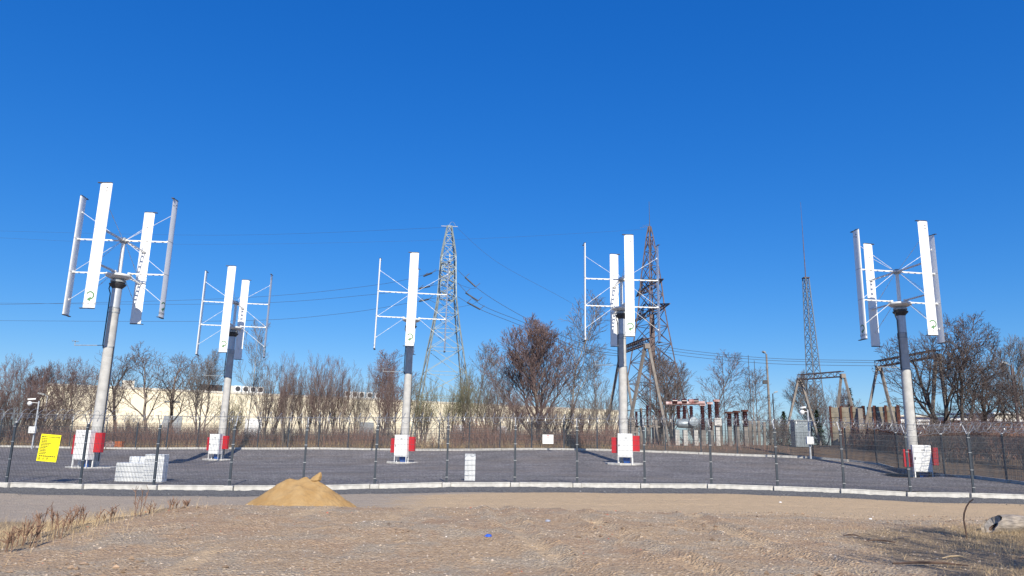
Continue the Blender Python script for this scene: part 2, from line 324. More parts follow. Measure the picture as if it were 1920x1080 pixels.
# ---------------------------------------------------------------- ground sheet
def build_ground():
    ys = list(np.arange(2.5, 8, .1))+list(np.arange(8, 20, .055))+list(np.arange(20, 22, .1))+list(np.arange(22, 29, .13))+list(np.arange(29, 70, .6))+list(np.geomspace(70, 5000, 26)); ys = [-900, -60, -15, -3] + ys
    xf = np.r_[np.arange(-20, -9, .14), np.arange(-9, 13, .065), np.arange(13, 20.01, .13)]; xs = list(-np.geomspace(20.6, 4000, 42)[::-1])+list(xf)+list(np.geomspace(20.6, 4000, 42))
    X, Y = np.meshgrid(np.array(xs), np.array(ys)); Z = ground_z(X, Y)
    nx, ny = len(xs), len(ys)
    V = np.stack([X, Y, Z], -1).reshape(-1, 3)
    i = np.arange(ny-1)[:, None]*nx+np.arange(nx-1)[None]; F = np.stack([i, i+1, i+nx+1, i+nx], -1).reshape(-1, 4)
    me = bpy.data.meshes.new('ground'); me.vertices.add(len(V)); me.vertices.foreach_set('co', V.ravel())
    me.loops.add(F.size); me.loops.foreach_set('vertex_index', F.ravel().astype(np.int32))
    me.polygons.add(len(F)); me.polygons.foreach_set('loop_start', np.arange(len(F), dtype=np.int32)*4)
    me.update(); me.validate(); me.polygons.foreach_set('use_smooth', [True]*len(F))
    x, y = V[:, 0], V[:, 1]; d = fence_y(x)-y
    edge = 18.4-1.2*sstep(2, 9, x)+.9*vnoise(x*.3, 8.)
    left = 1-sstep(-9, -7, x+.15*(y-12))
    tr = np.zeros_like(x)
    for (x0, y0, k) in ((2.9, 9, -.34), (1.2, 9, -.34), (4.6, 9.5, -.2), (-2.2, 9, -.1), (-3.9, 9, -.1)):
        dd = np.abs((x-x0)-k*(y-y0)-.02*(y-y0)**2); tr = np.maximum(tr, (1-sstep(.12, .34, dd))*(y < 19)*np.clip(.75+1.2*vnoise(x*.7, y*.7), 0, 1))
    A = {'dark': (1-sstep(.9, 2.6, d+.5*vnoise(x*.8, y*.8)))*(d > -.5),
         'road': np.maximum(np.maximum(sstep(edge-.4, edge+.6, y), left*sstep(10, 13, y)), tr*.62),
         'grey': np.maximum(sstep(1.5, -7, x)*sstep(edge, edge+1, y), left)*.9*(d > 0) + sstep(3.2, 2.0, d)*.35,
         'grass': np.maximum(sstep(3.0, 7.5, x-.25*(y-9)+1.2*vnoise(x*.6, y*.6))*(1-sstep(14.2, 16.4, y)), sstep(-6.0, -7.4, x)*(1-sstep(15.5, 18, y))*sstep(-14, -9, x)*.9),
         'wild': sstep(0, .5, -d)}
    for k, a in A.items():
        at_ = me.attributes.new(k, 'FLOAT', 'POINT'); at_.data.foreach_set('value', np.clip(a, 0, 1).astype(np.float32))
    me.materials.append(ground_material()); o = bpy.data.objects.new('ground', me); COL.objects.link(o); tag(o, kind='structure')
build_ground()

def back_y(x):
    B = np.array([p[:2] for p in BACK]); S = np.array([p[:2] for p in SIDE])
    q = np.r_[B, S[1:]]; return np.interp(x, q[:, 0], q[:, 1])
def build_pad():
    xs = np.arange(-40, 32, .6); m = 70; vs = []; fs = []
    for x in xs:
        y0 = float(fence_y(x))+.02; y1 = float(back_y(x))-.03
        for k in range(m+1):
            y = y0+(y1-y0)*k/m; vs.append((x, y, float(pad_z(x, y))))
    vs = np.array(vs); 
    for i in range(len(xs)-1):
        for k in range(m):
            a = i*(m+1)+k; fs.append((a, a+m+1, a+m+2, a+1))
    mb = MB(); mb.add(vs, fs); o = mb.build('gravel_yard', pad_material(), smooth=True); tag(o, kind='structure')
build_pad()

# ---------------------------------------------------------------- fences
def panel_mesh(h=1.9):
    mb = MB(); n = 50
    for i in range(n+1):
        x = -.5+i/n; mb.box((x, 0, h/2+.05), (.0029, .008, h))
    for k in range(11):
        z = .05+h*k/10; fold = k in (2, 5, 8)
        mb.box((0, -.008 if not fold else -.03, z), (1, .007, .008))
    return mb.mesh('mesh_panel', M_mesh)
PANEL = panel_mesh()
pm = MB().box((0, 0, 1.02), (.075, .055, 2.06)); POSTM = pm.mesh('post', M_post)
def coil(mb, a, b, r, pitch=.3, wr=.005, phase=0., flat_=.8):
    a = Vector(a); b = Vector(b); L = (b-a).length; d = (b-a).normalized(); s = d.cross(Vector((0, 0, 1))).normalized(); n = max(8, int(L/pitch*12)); pts = []
    for i in range(n+1):
        t = i/n; an = phase+2*math.pi*t*round(L/pitch)
        rr = r*(1+.10*math.sin(i*.7)); pts.append(a+(b-a)*t+d*(.10*math.sin(an*1+.8))+s*math.cos(an)*rr+Vector((0, 0, 1))*(math.sin(an)*rr*flat_))
    mb.poly(pts, wr, 4, False)
def fence(name, label, pts, coil_r=.24, boards=True, arms=True, clamps=False):
    root = thing(name, label, 'fence', tuple(pts[0]))
    o0 = Vector(pts[0]); cm = MB()
    for i, p in enumerate(pts):
        q = pts[min(i+1, len(pts)-1)]; pr = pts[max(i-1, 0)]
        an = math.atan2(q[1]-pr[1], q[0]-pr[0]); l = Vector(p)-o0
        o = bpy.data.objects.new('post', POSTM); COL.objects.link(o); o.parent = root; o.location = l; o.rotation_euler = (0, 0, an)
        c = bpy.data.objects.new('post_cap', CAPM); COL.objects.link(c); c.parent = o
        if clamps:
            for zc in (.2, .8, 1.4, 1.92): c = bpy.data.objects.new('clamp', CLAMPM); COL.objects.link(c); c.parent = o; c.location = (0, 0, zc)
        if arms:
            a = bpy.data.objects.new('y_bracket', ARMM); COL.objects.link(a); a.parent = o
        if boards:
            mbb = MB().box((0, 0, -.12), (.3, .2, .26)); 
            b = bpy.data.objects.new('base_block', BLOCKM); COL.objects.link(b); b.parent = o
        if i < len(pts)-1:
            d = Vector((q[0]-p[0], q[1]-p[1], 0)); L = d.length; a2 = math.atan2(d.y, d.x); mid = (Vector(p)+Vector(q))/2-o0
            slope = (q[2]-p[2])/L
            e = bpy.data.objects.new('mesh_panel', PANEL); COL.objects.link(e); e.parent = root; e.location = mid; e.scale = (L, 1, 1); e.rotation_euler = (0, -math.atan(slope), a2)
            if boards:
                dn = d.normalized(); A_ = Vector(p)-o0+dn*.17; B_ = Vector(q)-o0-dn*.17
                gb = MB(); gb.beam(A_+Vector((0, 0, -.115)), B_+Vector((0, 0, -.115)), .05, .21)
                gb.beam(A_+Vector((0, 0, .0)), B_+Vector((0, 0, .0)), .075, .03); gb.build('gravel_board', M_kerb, root)
            if arms:
                up = Vector((0, 0, 2.33)); coil(cm, Vector(p)-o0+up, Vector(q)-o0+up, coil_r, .34, .0065, i*1.3)
                side = Vector((-math.sin(a2), math.cos(a2), 0))
                for sgn in (-1, 1):
                    for hh in ((.32, .29), (.2, .17)) if sgn < 0 else ((.32, .29),):
                        off = side*sgn*hh[0]*.8+Vector((0, 0, 2.07+hh[1])); cm.poly([Vector(p)-o0+off, mid+off-Vector((0, 0, .02)), Vector(q)-o0+off], .005, 3, False)
    if arms: cm.build('razor_wire', M_razor, root)
    return root
CAPM = MB().box((0, 0, 2.065), (.082, .062, .03)).mesh('post_cap', M_white)
CLAMPM = MB().box((0, -.037, 0), (.10, .015, .02)).mesh('clamp', M_razor)
am_ = MB()
for s_ in (-1, 1): am_.beam((0, s_*.02, 2.0), (0, s_*.28, 2.38), .03, .012)
ARMM = am_.mesh('y_bracket', M_razor)
BLOCKM = MB().box((0, -.03, -.11), (.30, .22, .24)).mesh('base_block', M_kerb)
front_fence = fence('mesh_fence', 'near mesh fence of the gravel yard, with razor coil, beside the dirt road', [tuple(p) for p in FRONT], clamps=True)
def resample(P, step=2.5):
    P = [Vector(p) for p in P]; out = [P[0]]; acc = 0
    tot = sum((P[i+1]-P[i]).length for i in range(len(P)-1)); n = round(tot/step); ds = tot/n; want = ds; pos = 0
    for i in range(len(P)-1):
        L = (P[i+1]-P[i]).length
        while pos+L >= want-1e-6 and len(out) < n+1:
            out.append(P[i].lerp(P[i+1], (want-pos)/L)); want += ds
        pos += L
    return out
bp = resample(BACK); bp = [Vector((p.x, p.y, float(pad_z(p.x, p.y))+.13)) for p in bp]
spp = resample(SIDE); spp = [Vector((p.x, p.y, float(pad_z(p.x, p.y))+.11)) for p in spp]
fence('mesh_fence', 'dark mesh fence along the far edge of the yard, before the brambles', bp, .27)
fence('mesh_fence', 'mesh fence with silver razor coils running down the right side of the gravel yard', spp, .3)
# raised white kerb bands of the back edge
# ---------------------------------------------------------------- text helper
def text_mesh(s, size, align='CENTER', bold=0.):
    c = bpy.data.curves.new('lettering', 'FONT'); c.body = s; c.size = size; c.align_x = align; c.align_y = 'CENTER'; c.offset = bold
    c.resolution_u = 3
    o = bpy.data.objects.new('lettering', c); COL.objects.link(o)
    bpy.context.view_layer.update()
    me = bpy.data.meshes.new_from_object(o.evaluated_get(bpy.context.evaluated_depsgraph_get())); vs = [tuple(v.co) for v in me.vertices]; fs = [tuple(p.vertices) for p in me.polygons]
    bpy.data.objects.remove(o); return vs, fs

# ---------------------------------------------------------------- wind turbines
RB, ZT, ZB, ZLO, ZHI, CH = 2.40, 13.93, 7.55, 9.82, 11.6, .58
def airfoil(n=12):
    c = [(1-math.cos(math.pi*i/n))/2 for i in range(n+1)]
    y = lambda q: 5*.21*(.2969*math.sqrt(q)-.126*q-.3516*q*q+.2843*q**3-.1036*q**4)*CH
    # leading edge at +t, trailing at -t ; local radial x, tangential y
    up = [(y(q), CH*(.5-q)) for q in c]; lo = [(-y(q)*.8, CH*(.5-q)) for q in c[1:-1]][::-1]
    return up+lo, y
AF_, AY = airfoil()
def foil_x(t): q = min(max(.5-t/CH, 0.001), 1); return AY(q)
def blade_meshes():
    mb = MB(); n = len(AF_)
    for z0, z1 in ((ZB+.02, ZLO-.012), (ZLO+.012, ZHI-.012), (ZHI+.012, ZT-.02)):
        mb.add([(x, y, z) for z in (z0, z1) for x, y in AF_], [(k, (k+1) % n, n+(k+1) % n, n+k) for k in range(n)]+[tuple(range(n))[::-1], tuple(range(n, 2*n))])
    bl = mb.mesh('blade', M_blade, True)
    JB, CPS = [], []
    for z in (ZLO, ZHI):
        jb = MB(); JB.append(jb); jb.add([(x*1.04, y*1.02, zz) for zz in (z-.0125, z+.0125) for x, y in AF_], [(k, (k+1) % n, n+(k+1) % n, n+k) for k in range(n)]+[tuple(range(n))[::-1], tuple(range(n, 2*n))])
    for z in (ZB, ZT):
        cpb = MB(); CPS.append(cpb); S = [(x*1.25, y) for x, y in AF_]
        cpb.add([(x, y, zz) for zz in (z-.02, z+.02) for x, y in S], [(k, (k+1) % n, n+(k+1) % n, n+k) for k in range(n)]+[tuple(range(n))[::-1], tuple(range(n, 2*n))])
        cpb.beam((0, -CH*.35, z), (.02, -CH*.5-.13, z-.012), .13, .03)
    # logo: round arrow
    lg = MB(); cz = ZB+.62; rr, th = .18, .066; N_ = 22; vs = []; fs = []
    a0, a1 = R(155), R(-75)
    for i in range(N_+1):
        a = a0+(a1-a0)*i/N_
        for q in (rr-th/2, rr+th/2):
            t = q*math.cos(a); vs.append((t, cz+q*math.sin(a)))
    fs = [(2*i, 2*i+1, 2*i+3, 2*i+2) for i in range(N_)]
    b = len(vs); ex, ez = rr*math.cos(a1), cz+rr*math.sin(a1)
    vs += [(ex+.02, ez+.12), (ex-.19, ez-.01), (ex-.01, ez-.13)]; fs.append((b, b+1, b+2))
    lg.add([(foil_x(t)+.004, t, z) for t, z in vs], fs); logo = lg.mesh('arrow_logo', M_green)
    tv, tf = text_mesh('ECOROTE', .14, bold=.004); tl = MB(); tl.add([(foil_x(x)+.004, x, ZB+.22+y) for x, y, _ in tv], tf); txt = tl.mesh('lettering', M_greyp)
    t2 = MB()
    tv, tf = text_mesh('ECO', .09); t2.add([(foil_x(x-.13)+.004, x-.13, ZT-.36+y) for x, y, _ in tv], tf)
    for a0, a1 in ((40, 140), (220, 320)):
        vs = []
        for i in range(9):
            a = R(a0+(a1-a0)*i/8)
            for q in (.075, .115-.02*abs(i-4)/4): vs.append((.09+q*math.cos(a), ZT-.36+q*math.sin(a)))
        t2.add([(foil_x(t)+.004, t, z) for t, z in vs], [(2*i, 2*i+1, 2*i+3, 2*i+2) for i in range(8)])
    top = t2.mesh('top_logo', M_black)
    return bl, JB[0].mesh('joint_band', M_greyp), JB[1].mesh('joint_band', M_greyp), CPS[0].mesh('end_cap', M_cap), CPS[1].mesh('end_cap', M_cap), logo, txt, top
BL = blade_meshes()
def arm_mesh(z, r0):
    mb = MB()
    for s_ in (-1, 1): mb.beam((r0, s_*.085, z), (RB-.06, s_*.06, z), .03, .048)
    for k in range(5):
        x = r0+.25+k*(RB-r0-.4)/4.6; mb.box((x, 0, z-.002), (.09, .165, .035))
    mb.box((RB-.08, 0, z), (.12, .22, .075)); mb.box((r0+.05, 0, z), (.14, .24, .09))
    return mb.mesh('arm', M_arm)
ARM_HI, ARM_LO = arm_mesh(ZHI, .12), arm_mesh(ZLO, .5)
def brace_mesh():
    mb = MB()
    for a, b in (((RB-.06, 0, ZT-.85), (.14, .0, ZHI+.05)), ((RB-.06, 0, ZLO+.04), (.14, 0, ZHI-.05)), ((RB-.06, 0, ZB+.82), (.5, 0, ZLO-.04))):
        mb.tube(a, b, .012, n=6); v = Vector(a)+(Vector(b)-Vector(a))*.4; mb.tube(v, v+(Vector(b)-Vector(a)).normalized()*.16, .020, n=6)
        mb.box((a[0]+.01, 0, a[2]), (.05, .07, .09))
    return mb.mesh('brace_rods', M_arm)
BRACE = brace_mesh()
def make_turbine(label, x, y, z, th, lean):
    root = thing('wind_turbine', label, 'wind turbine', (x, y, z), th, 'vertical axis wind turbines on the gravel yard'); root.rotation_euler = (0, lean, th)
    if not make_turbine.m:
        m = make_turbine.m
        m['concrete_pole'] = MB().lathe([q for k in range(13) for q in (((.286-.0057*(k*.62), k*.62-.1+.012), (.286-.0057*(k*.62+.6), k*.62+.5), (.281-.0057*(k*.62+.6), k*.62+.505)))]+[(.242, 7.75)], 28).mesh('concrete_pole', M_conc, True)
        m['steel_top'] = MB().lathe([(.235, 7.75), (.235, 9.12)], 28).mesh('steel_top', M_galv, True)
        c = MB()
        for zz in (5.95, 7.75, 8.0): c.lathe([(.255 if zz < 7 else .25, zz-.03), (.255 if zz < 7 else .25, zz+.03)], 28)
        for k in range(3):
            a = R(40+120*k); c.box((.25*math.cos(a), .25*math.sin(a), 7.86), (.05, .05, .28), a)
        m['clamp_bands'] = c.mesh('clamp_bands', M_galv2)
        m['flange'] = MB().lathe([(.24, 9.0), (.26, 9.05), (.40, 9.2), (.41, 9.26), (.30, 9.262), (.30, 9.32)], 28).mesh('flange', M_dark, True)
        m['generator'] = MB().lathe([(.22, 9.3), (.36, 9.34), (.37, 9.44), (.25, 9.45), (.25, 9.53)], 28).mesh('generator', M_galv2, True)
        m['rotor_disc'] = MB().lathe([(.22, 9.52), (.45, 9.545), (.62, 9.64), (.63, 9.70), (.6, 9.745), (.12, 9.76)], 40).mesh('rotor_disc', M_arm, True)
        m['shaft'] = MB().lathe([(.10, 9.76), (.09, 11.5)], 20).mesh('shaft', M_arm, True)
        m['top_hub'] = MB().lathe([(.14, 11.46), (.19, 11.52), (.19, 11.66), (.12, 11.7), (.12, 11.74)], 20).mesh('top_hub', M_galv2, True)
        an = MB(); an.tube((-.24, 0, 6.05), (-1.75, 0, 6.02), .02, n=6); an.tube((-1.72, 0, 6.02), (-1.72, 0, 6.2), .015, n=6); an.lathe([(.03, 0), (.06, .02), (.03, .05)], 8, (-1.72, 0, 6.2))
        for k in range(3): an.tube((-1.72, 0, 6.22), (-1.72+.13*math.cos(k*2.09), .13*math.sin(k*2.09), 6.22), .008, n=4); an.lathe([(.01, -.03), (.035, 0), (.01, .03)], 6, (-1.72+.13*math.cos(k*2.09), .13*math.sin(k*2.09), 6.22))
        m['anemometer'] = an.mesh('anemometer', M_galv2)
        cb = MB(); pts = [(-.36, -.05, 9.2), (-.39, -.05, 9.0), (-.29, -.05, 8.75), (-.29, -.05, 7.9), (-.30, -.05, 6.1), (-.26, -.05, 5.9)]; cb.poly(pts, .03, 6); cb.poly([(.27, -.1, 6), (.285, -.1, 3), (.30, -.1, .3)], .018, 5)
        m['power_cable'] = cb.mesh('power_cable', M_black)
        fd = MB(); fd.lathe([(1.18, -.2), (1.18, .035), (1.15, .05), (.3, .055)], 8); m['foundation'] = fd.mesh('foundation', M_kerb)
    for k, me in make_turbine.m.items():
        o = bpy.data.objects.new(k, me); COL.objects.link(o); o.parent = root
        if k == 'foundation': o.rotation_euler = (0, 0, R(22.5))
    for k in range(4):
        a = k*math.pi/2
        bl = None
        for nm, me in zip(('blade', 'joint_band', 'joint_band', 'end_cap', 'end_cap', 'arrow_logo', 'lettering', 'top_logo'), BL):
            o = bpy.data.objects.new(nm, me); COL.objects.link(o)
            if bl is None: o.parent = root; o.location = (RB*math.cos(a), RB*math.sin(a), 0); o.rotation_euler = (0, 0, a); bl = o
            else: o.parent = bl
        for nm, me in (('upper_arm', ARM_HI), ('lower_arm', ARM_LO), ('brace_rods', BRACE)):
            o = bpy.data.objects.new(nm, me); COL.objects.link(o); o.parent = root; o.rotation_euler = (0, 0, a)
    return root
make_turbine.m = {}
def make_cabinet(label, x, y, z, sign=1):
    root = thing('control_cabinet', label, 'electrical cabinet', (x, y, z), R(-16), 'white control cabinets with red side boxes')
    W, D, H, L = .885, .42, 1.40, .38
    MB().box((0, 0, L+H/2), (W, D, H)).build('cabinet_body', M_white, root, bevel=.012)
    dm = MB(); dm.box((0, -D/2-.008, L+H/2), (W-.07, .018, H-.07)); door = dm.build('door', M_white, root, bevel=.006)
    MB().box((-W/2+.09, -D/2-.03, L+H*.5), (.03, .03, .12)).build('handle', M_black, door)
    MB().box((.06, -D/2-.02, L+H-.26), (.15, .006, .06)).build('name_plate', M_greyp, door)
    for i in (-1, 1):
        for j in (-1, 1): MB().box((i*(W/2-.03), j*(D/2-.03), L/2-.03), (.05, .05, L+.06)).build('leg', M_white, root)
    MB().box((-W/2-.20, .18, L+.70), (.40, .22, .93)).build('red_box', M_red, root, bevel=.01)
    MB().box((W/2+.20, .20, L+.82), (.40, .22, .93)).build('red_box', M_red, root, bevel=.01)
    cb = MB()
    for k in range(5): cb.poly([(-.1+k*.085, .05, L+.05), (-.12+k*.085, .08, .2), (-.05+k*.07, .2, -.05)], .042, 8)
    cb.build('cable_conduits', M_blue, root)
    return root
TL = ['wind turbine nearest the camera, far left of the yard, standing behind the yellow sign', 'slim white wind turbine left of centre, furthest back, with its pole between thin bushes',
      'middle wind turbine, front blade hiding its rear blade, beside the pale green pylon', 'wind turbine right of centre standing in front of the rusty lattice pylon', 'wind turbine furthest right, in front of the big dark bare tree']
CLb = ['white cabinet with red boxes just right of the yellow sign', 'small white cabinet with red boxes at the foot of the turbine furthest back', 'white cabinet with red boxes at the foot of the middle wind turbine',
       'white cabinet with red boxes below the turbine beside the rusty lattice pylon', 'white cabinet with red boxes at the foot of the turbine furthest right']
for (x, y, z, th, ln), a, b in zip(TURB, TL, CLb):
    zz = float(pad_z(x, y)); make_turbine(a, x, y, z, th, ln)
    make_cabinet(b, x-.02, y-.85, z+.02)

# ---------------------------------------------------------------- yard objects
def slab(name, label, px0, px1, pytop, Y, depth=.35, group=None, z=None, jut=0., mtl=None, cat='concrete block'):
    a = at(px0, pytop, Y); b = at(px1, pytop, Y); zb = float(pad_z((a[0]+b[0])/2, Y)) if z is None else z
    h = (a[2]+b[2])/2-zb; w_ = b[0]-a[0]
    o = MB().box((0, 0, h/2-.02), (w_, depth, h+.04)).build(name, mtl or M_blockw, bevel=.02); o.location = ((a[0]+b[0])/2, Y+depth/2, zb); tag(o, label, cat, group); return o
M_blockw = mat('white_block', (.66, .68, .70), .8, var=.05, scale=3, bump=.25, bscale=40)
slab('white_block', 'low white block at the left front of the stepped pile by the fence', 218, 271, 868, 27.3, .5, 'white blocks in the stepped pile')
slab('white_block', 'medium white block standing behind the low one, in the stepped pile', 243, 274, 856, 27.9, .4, 'white blocks in the stepped pile')
slab('white_block', 'tallest white block at the right end of the stepped pile', 272.5, 309, 852, 27.2, .4, 'white blocks in the stepped pile')
slab('white_slab', 'narrow upright white slab leaning by the near fence in the middle of the yard', 872, 892, 851, 28.9, .12, cat='slab')
def signboard(name, label, px0, py0, px1, py1, xf, thick=.012):
    yf = float(fence_y(at(px0, py0, 26)[0]))-.05
    a = at(px0, py0, yf); b = at(px1, py1, yf); return a, b, yf
# yellow board, hung flat on the near fence, tilted with the picture's lean
a, b = at(84, 816, 25.7), at(110, 864, 25.7)
r = thing('yellow_sign', 'bright yellow information board with black print tied to the near fence at left', 'sign', (at(93, 840, 25.72)[0], 25.68, at(93, 840, 25.68)[2]), R(-1.5)); r.rotation_euler = (0, R(3.5), R(-1))
SW, SH = .70, .92
MB().box((0, 0, 0), (SW, .012, SH)).build('board', M_yellow, r)
def flat_text(s, size, x, z, parent, m, y=-.009, align='LEFT', name='lettering', bold=0.):
    tv, tf = text_mesh(s, size, align, bold); q = MB(); q.add([(x+u, y, z+v) for u, v, _ in tv], tf); return q.build(name, m, parent)
flat_text('TABLICA INFORMACYJNA', .048, 0, SH/2-.09, r, M_black, align='CENTER', bold=.002)
q = MB(); q.box((-SW/2+.06, -.0085, SH/2-.09), (.045, .004, .05)); q.box((SW/2-.055, -.0085, SH/2-.09), (.035, .004, .05))
random.seed(3)
for k in range(11):
    z = SH/2-.155-k*.051; x = -SW/2+.05
    while x < -SW/2+.05+random.uniform(.17, .3): 
        l = random.uniform(.02, .06); q.box((x+l/2, -.0085, z), (l, .004, .026)); x += l+.012
q.build('text_rows', M_black, r); q = MB()
q.box((0, -.0085, -SH/2+.20), (SW-.1, .004, .004)); q.box((0, -.0085, -SH/2+.16), (SW-.1, .004, .004))
for k in range(9): q.box((-SW/2+.09+k*.065, -.0085, -SH/2+.18), (.04 if k % 3 else .05, .004, .026))
for c in range(3):
    for k in range(4): q.box((-SW/2+.09+c*.14, -.0085, -SH/2+.13-k*.026), (.03+.08*random.random(), .004, .012))
q.build('footer_print', M_black, r)
c = at(1028, 823.5, 27.2); r = thing('small_sign', 'small white warning sign with red symbol fixed to the near fence', 'sign', (c[0], float(fence_y(c[0]))-.05, c[2]), 0)
MB().box((0, 0, 0), (.40, .01, .33)).build('board', M_white, r)
q = MB()
for (x, z, w_, h) in ((-.035, .10, .015, .075), (.035, .10, .015, .075), (0, .135, .085, .02), (0, .068, .085, .012)): q.box((x, -.008, z), (w_, .005, h))
q.build('red_symbol', M_red, r)
q = MB(); 
for (x, z, w_, h) in ((0, -.015, .36, .012), (-.06, -.065, .24, .012), (-.06, -.115, .24, .014), (-.175, -.09, .012, .05), (.055, -.09, .012, .05), (.1, -.09, .03, .05), (.15, -.085, .03, .06), (-.02, -.09, .1, .01)): q.box((x, -.008, z), (w_, .005, h))
q.build('grey_print', M_greyp, r)

def yard_pole(px, pybase, pytop, pybox, Y, label):
    b = at(px[0], pybase, Y); t = at(px[1], pytop, Y); h = t[2]-b[2]
    r = thing('camera_pole', label, 'camera pole', (b[0], Y, b[2]), 0, 'galvanised camera poles in the yard')
    MB().tube((0, 0, -.1), (0, 0, h), .065, .05, 12).build('pole', M_galv, r, True)
    zb = at(px[0], pybox, Y)[2]-b[2]
    MB().box((-.05, -.18, zb), (.48, .22, .5)).build('junction_box', M_white, r, bevel=.02)
    c = MB(); c.tube((0, 0, h-.15), (-.45, -.25, h-.12), .02, n=6); c.lathe([(.02, .16), (.12, .12), (.17, 0), (.13, -.12), (.02, -.19)], 14, (-.5, -.28, h-.2)); c.beam((-.2, -.12, h+.16), (-.62, -.42, h+.1), .12, .1)
    c.build('dome_camera', M_white, r, True)
    return r
yard_pole((1520, 1513.5), 857.5, 768, 826, 49.5, 'grey camera pole with white box near the right back corner of the yard')
yard_pole((60, 74), 839, 752, 806, 55.5, 'grey camera pole with white box at the far left back edge of the yard')

# ---------------------------------------------------------------- sand pile, log, stick, litter
def stones(name, n, xr, yr, smin, smax, m, off=0., clip=None, kind='stuff'):
    oc = np.array([(1, 0, 0), (-1, 0, 0), (0, 1, 0), (0, -1, 0), (0, 0, 1), (0, 0, -1)], float)
    of = [(0, 2, 4), (2, 1, 4), (1, 3, 4), (3, 0, 4), (2, 0, 5), (1, 2, 5), (3, 1, 5), (0, 3, 5)]
    x = rng.uniform(*xr, n); y = yr[0]+(yr[1]-yr[0])*rng.random(n)**1.0
    if clip is not None: k = clip(x, y); x = x[k]; y = y[k]
    n = len(x); z = ground_z(x, y)+off
    s = smin+(smax-smin)*rng.random(n)**4
    V = oc[None]*s[:, None, None]*rng.uniform(.5, 1.3, (n, 6, 3))*np.array([1.2, 1., .65]); a = rng.uniform(0, 6.3, n); c_, s_ = np.cos(a)[:, None], np.sin(a)[:, None]
    X = V[..., 0]*c_-V[..., 1]*s_; Y = V[..., 0]*s_+V[..., 1]*c_
    V = np.stack([X+x[:, None], Y+y[:, None], V[..., 2]+z[:, None]+s[:, None]*.15], -1).reshape(-1, 3)
    F = (np.array(of)[None]+np.arange(n)[:, None, None]*6).reshape(-1, 3)
    me = bpy.data.meshes.new(name); me.from_pydata(V.tolist(), [], F.tolist()); me.materials.append(m); o = bpy.data.objects.new(name, me); COL.objects.link(o); tag(o, kind=kind); return o
def heap(name, label, cat, c, rx, ry, h, m, n=70, seed=0, peaks=((0, 0, 1),)):
    xs = np.linspace(-1.25, 1.25, n); X, Y = np.meshgrid(xs, xs); H = np.zeros_like(X)+1e-9
    for (ux, uy, a) in peaks:
        d = np.sqrt(((X-ux)/1.0)**2+((Y-uy)/1.0)**2); H = H+np.exp((a-.98*d**1.05)/.07)
    H = .07*np.log(H+1e-6); H = H+.035*fbm(X*3+seed, Y*3)+.025*fbm(X*8+seed, Y*8, 4)+.022*vnoise(X*26, Y*26); H = np.maximum(H, -.12)
    V = np.stack([X*rx, Y*ry, H*h], -1).reshape(-1, 3); V[:, 2] -= .03
    i = np.arange(n-1)[:, None]*n+np.arange(n-1)[None]; F = np.stack([i, i+1, i+n+1, i+n], -1).reshape(-1, 4)
    mb = MB(); mb.add(V, [tuple(f) for f in F.tolist()]); o = mb.build(name, m, smooth=True); o.location = c
    return tag(o, label, cat) if label else o
pc = flat(563, 932, -.05)
PY = 19.4; pcx = at(566, 930, PY)
sp_root = thing('sand_pile', 'heap of yellow sand with a pointed stone on its top beside the dirt road', 'sand pile', (pcx[0], PY, gz(pcx[0], PY)-.02))
o = heap('sand', None, None, (0, 0, 0), 1.42, 1.1, .95, M_sand, 150, 4, ((-.24, 0, .90), (.05, .05, .92), (.27, 0, .82), (-.42, -.1, .62), (.0, -.3, .7), (.5, 0, .5))); o.parent = sp_root
st = MB(); st.lathe([(.10, -.25), (.20, -.15), (.15, .0), (.08, .10), (.02, .17)], 7); st.v = [(x*.75+z*.4, y*.6, z*.65) for x, y, z in st.v]
st = st.build('stone', M_sand, sp_root); st.location = (.36, .05, at(597, 898, PY)[2]-sp_root.location.z+.06)

stones('sand_spill', 2600, (pcx[0]-2.1, pcx[0]+2.1), (PY-1.9, PY+1.2), .006, .03, M_sand, clip=lambda x, y: rng.random(len(x)) < np.exp(-np.maximum(np.hypot(x-pcx[0], y-PY)-1.0, 0)*3.2))
lp = at(1857, 968, 14.6)
lg = thing('log', 'hollow weathered grey log lying in straw at the right edge', 'log', (lp[0], 14.6, gz(lp[0], 14.6)+.16), R(6))
n = 20; vs = []
for i in range(14):
    x = i*.16
    for k in range(n):
        a = 2*math.pi*k/n; r_ = .175*(1+.22*mnoise.noise(Vector((i*.35, math.cos(a)*1.5, math.sin(a)*1.5))))*(1-.012*i)
        e = .10*mnoise.noise(Vector((math.cos(a)*2, math.sin(a)*2, 5)))+.17*math.sin(a) if i == 0 else 0
        vs.append((x+e, r_*math.cos(a), r_*math.sin(a)))
fs = [(i*n+k, i*n+(k+1) % n, (i+1)*n+(k+1) % n, (i+1)*n+k) for i in range(13) for k in range(n)]+[tuple(13*n+k for k in range(n))]
m_ = MB(); m_.add(vs, fs); m_.build('bark_shell', M_wood, lg, True)
m_ = MB(); ring = [(v[0]*.6+.03, v[1]*.93, v[2]*.93) for v in vs[:n]]; inn = [(v[0]*.5+.05, v[1]*.34+.02, v[2]*.4-.05) for v in vs[:n]]
m_.add(ring+inn, [(k, (k+1) % n, n+(k+1) % n, n+k) for k in range(n)]); m_.build('cut_end', mat('pale_wood', (.40, .35, .29), .9, var=.3, scale=9, bump=.5, bscale=30), lg)
m_ = MB(); m_.add(inn+[(v[0]+.3, v[1]*.8, v[2]*.8) for v in inn], [(k, (k+1) % n, n+(k+1) % n, n+k) for k in range(n)]+[tuple(n+k for k in range(n))]); m_.build('rotten_hollow', M_stick, lg)
pts = [at(x, y, 13.4) for x, y in ((1812, 994), (1807, 975), (1808, 962), (1812, 950), (1818, 941), (1825, 936))]
pts[0][2] = gz(pts[0][0], 13.4)-.05
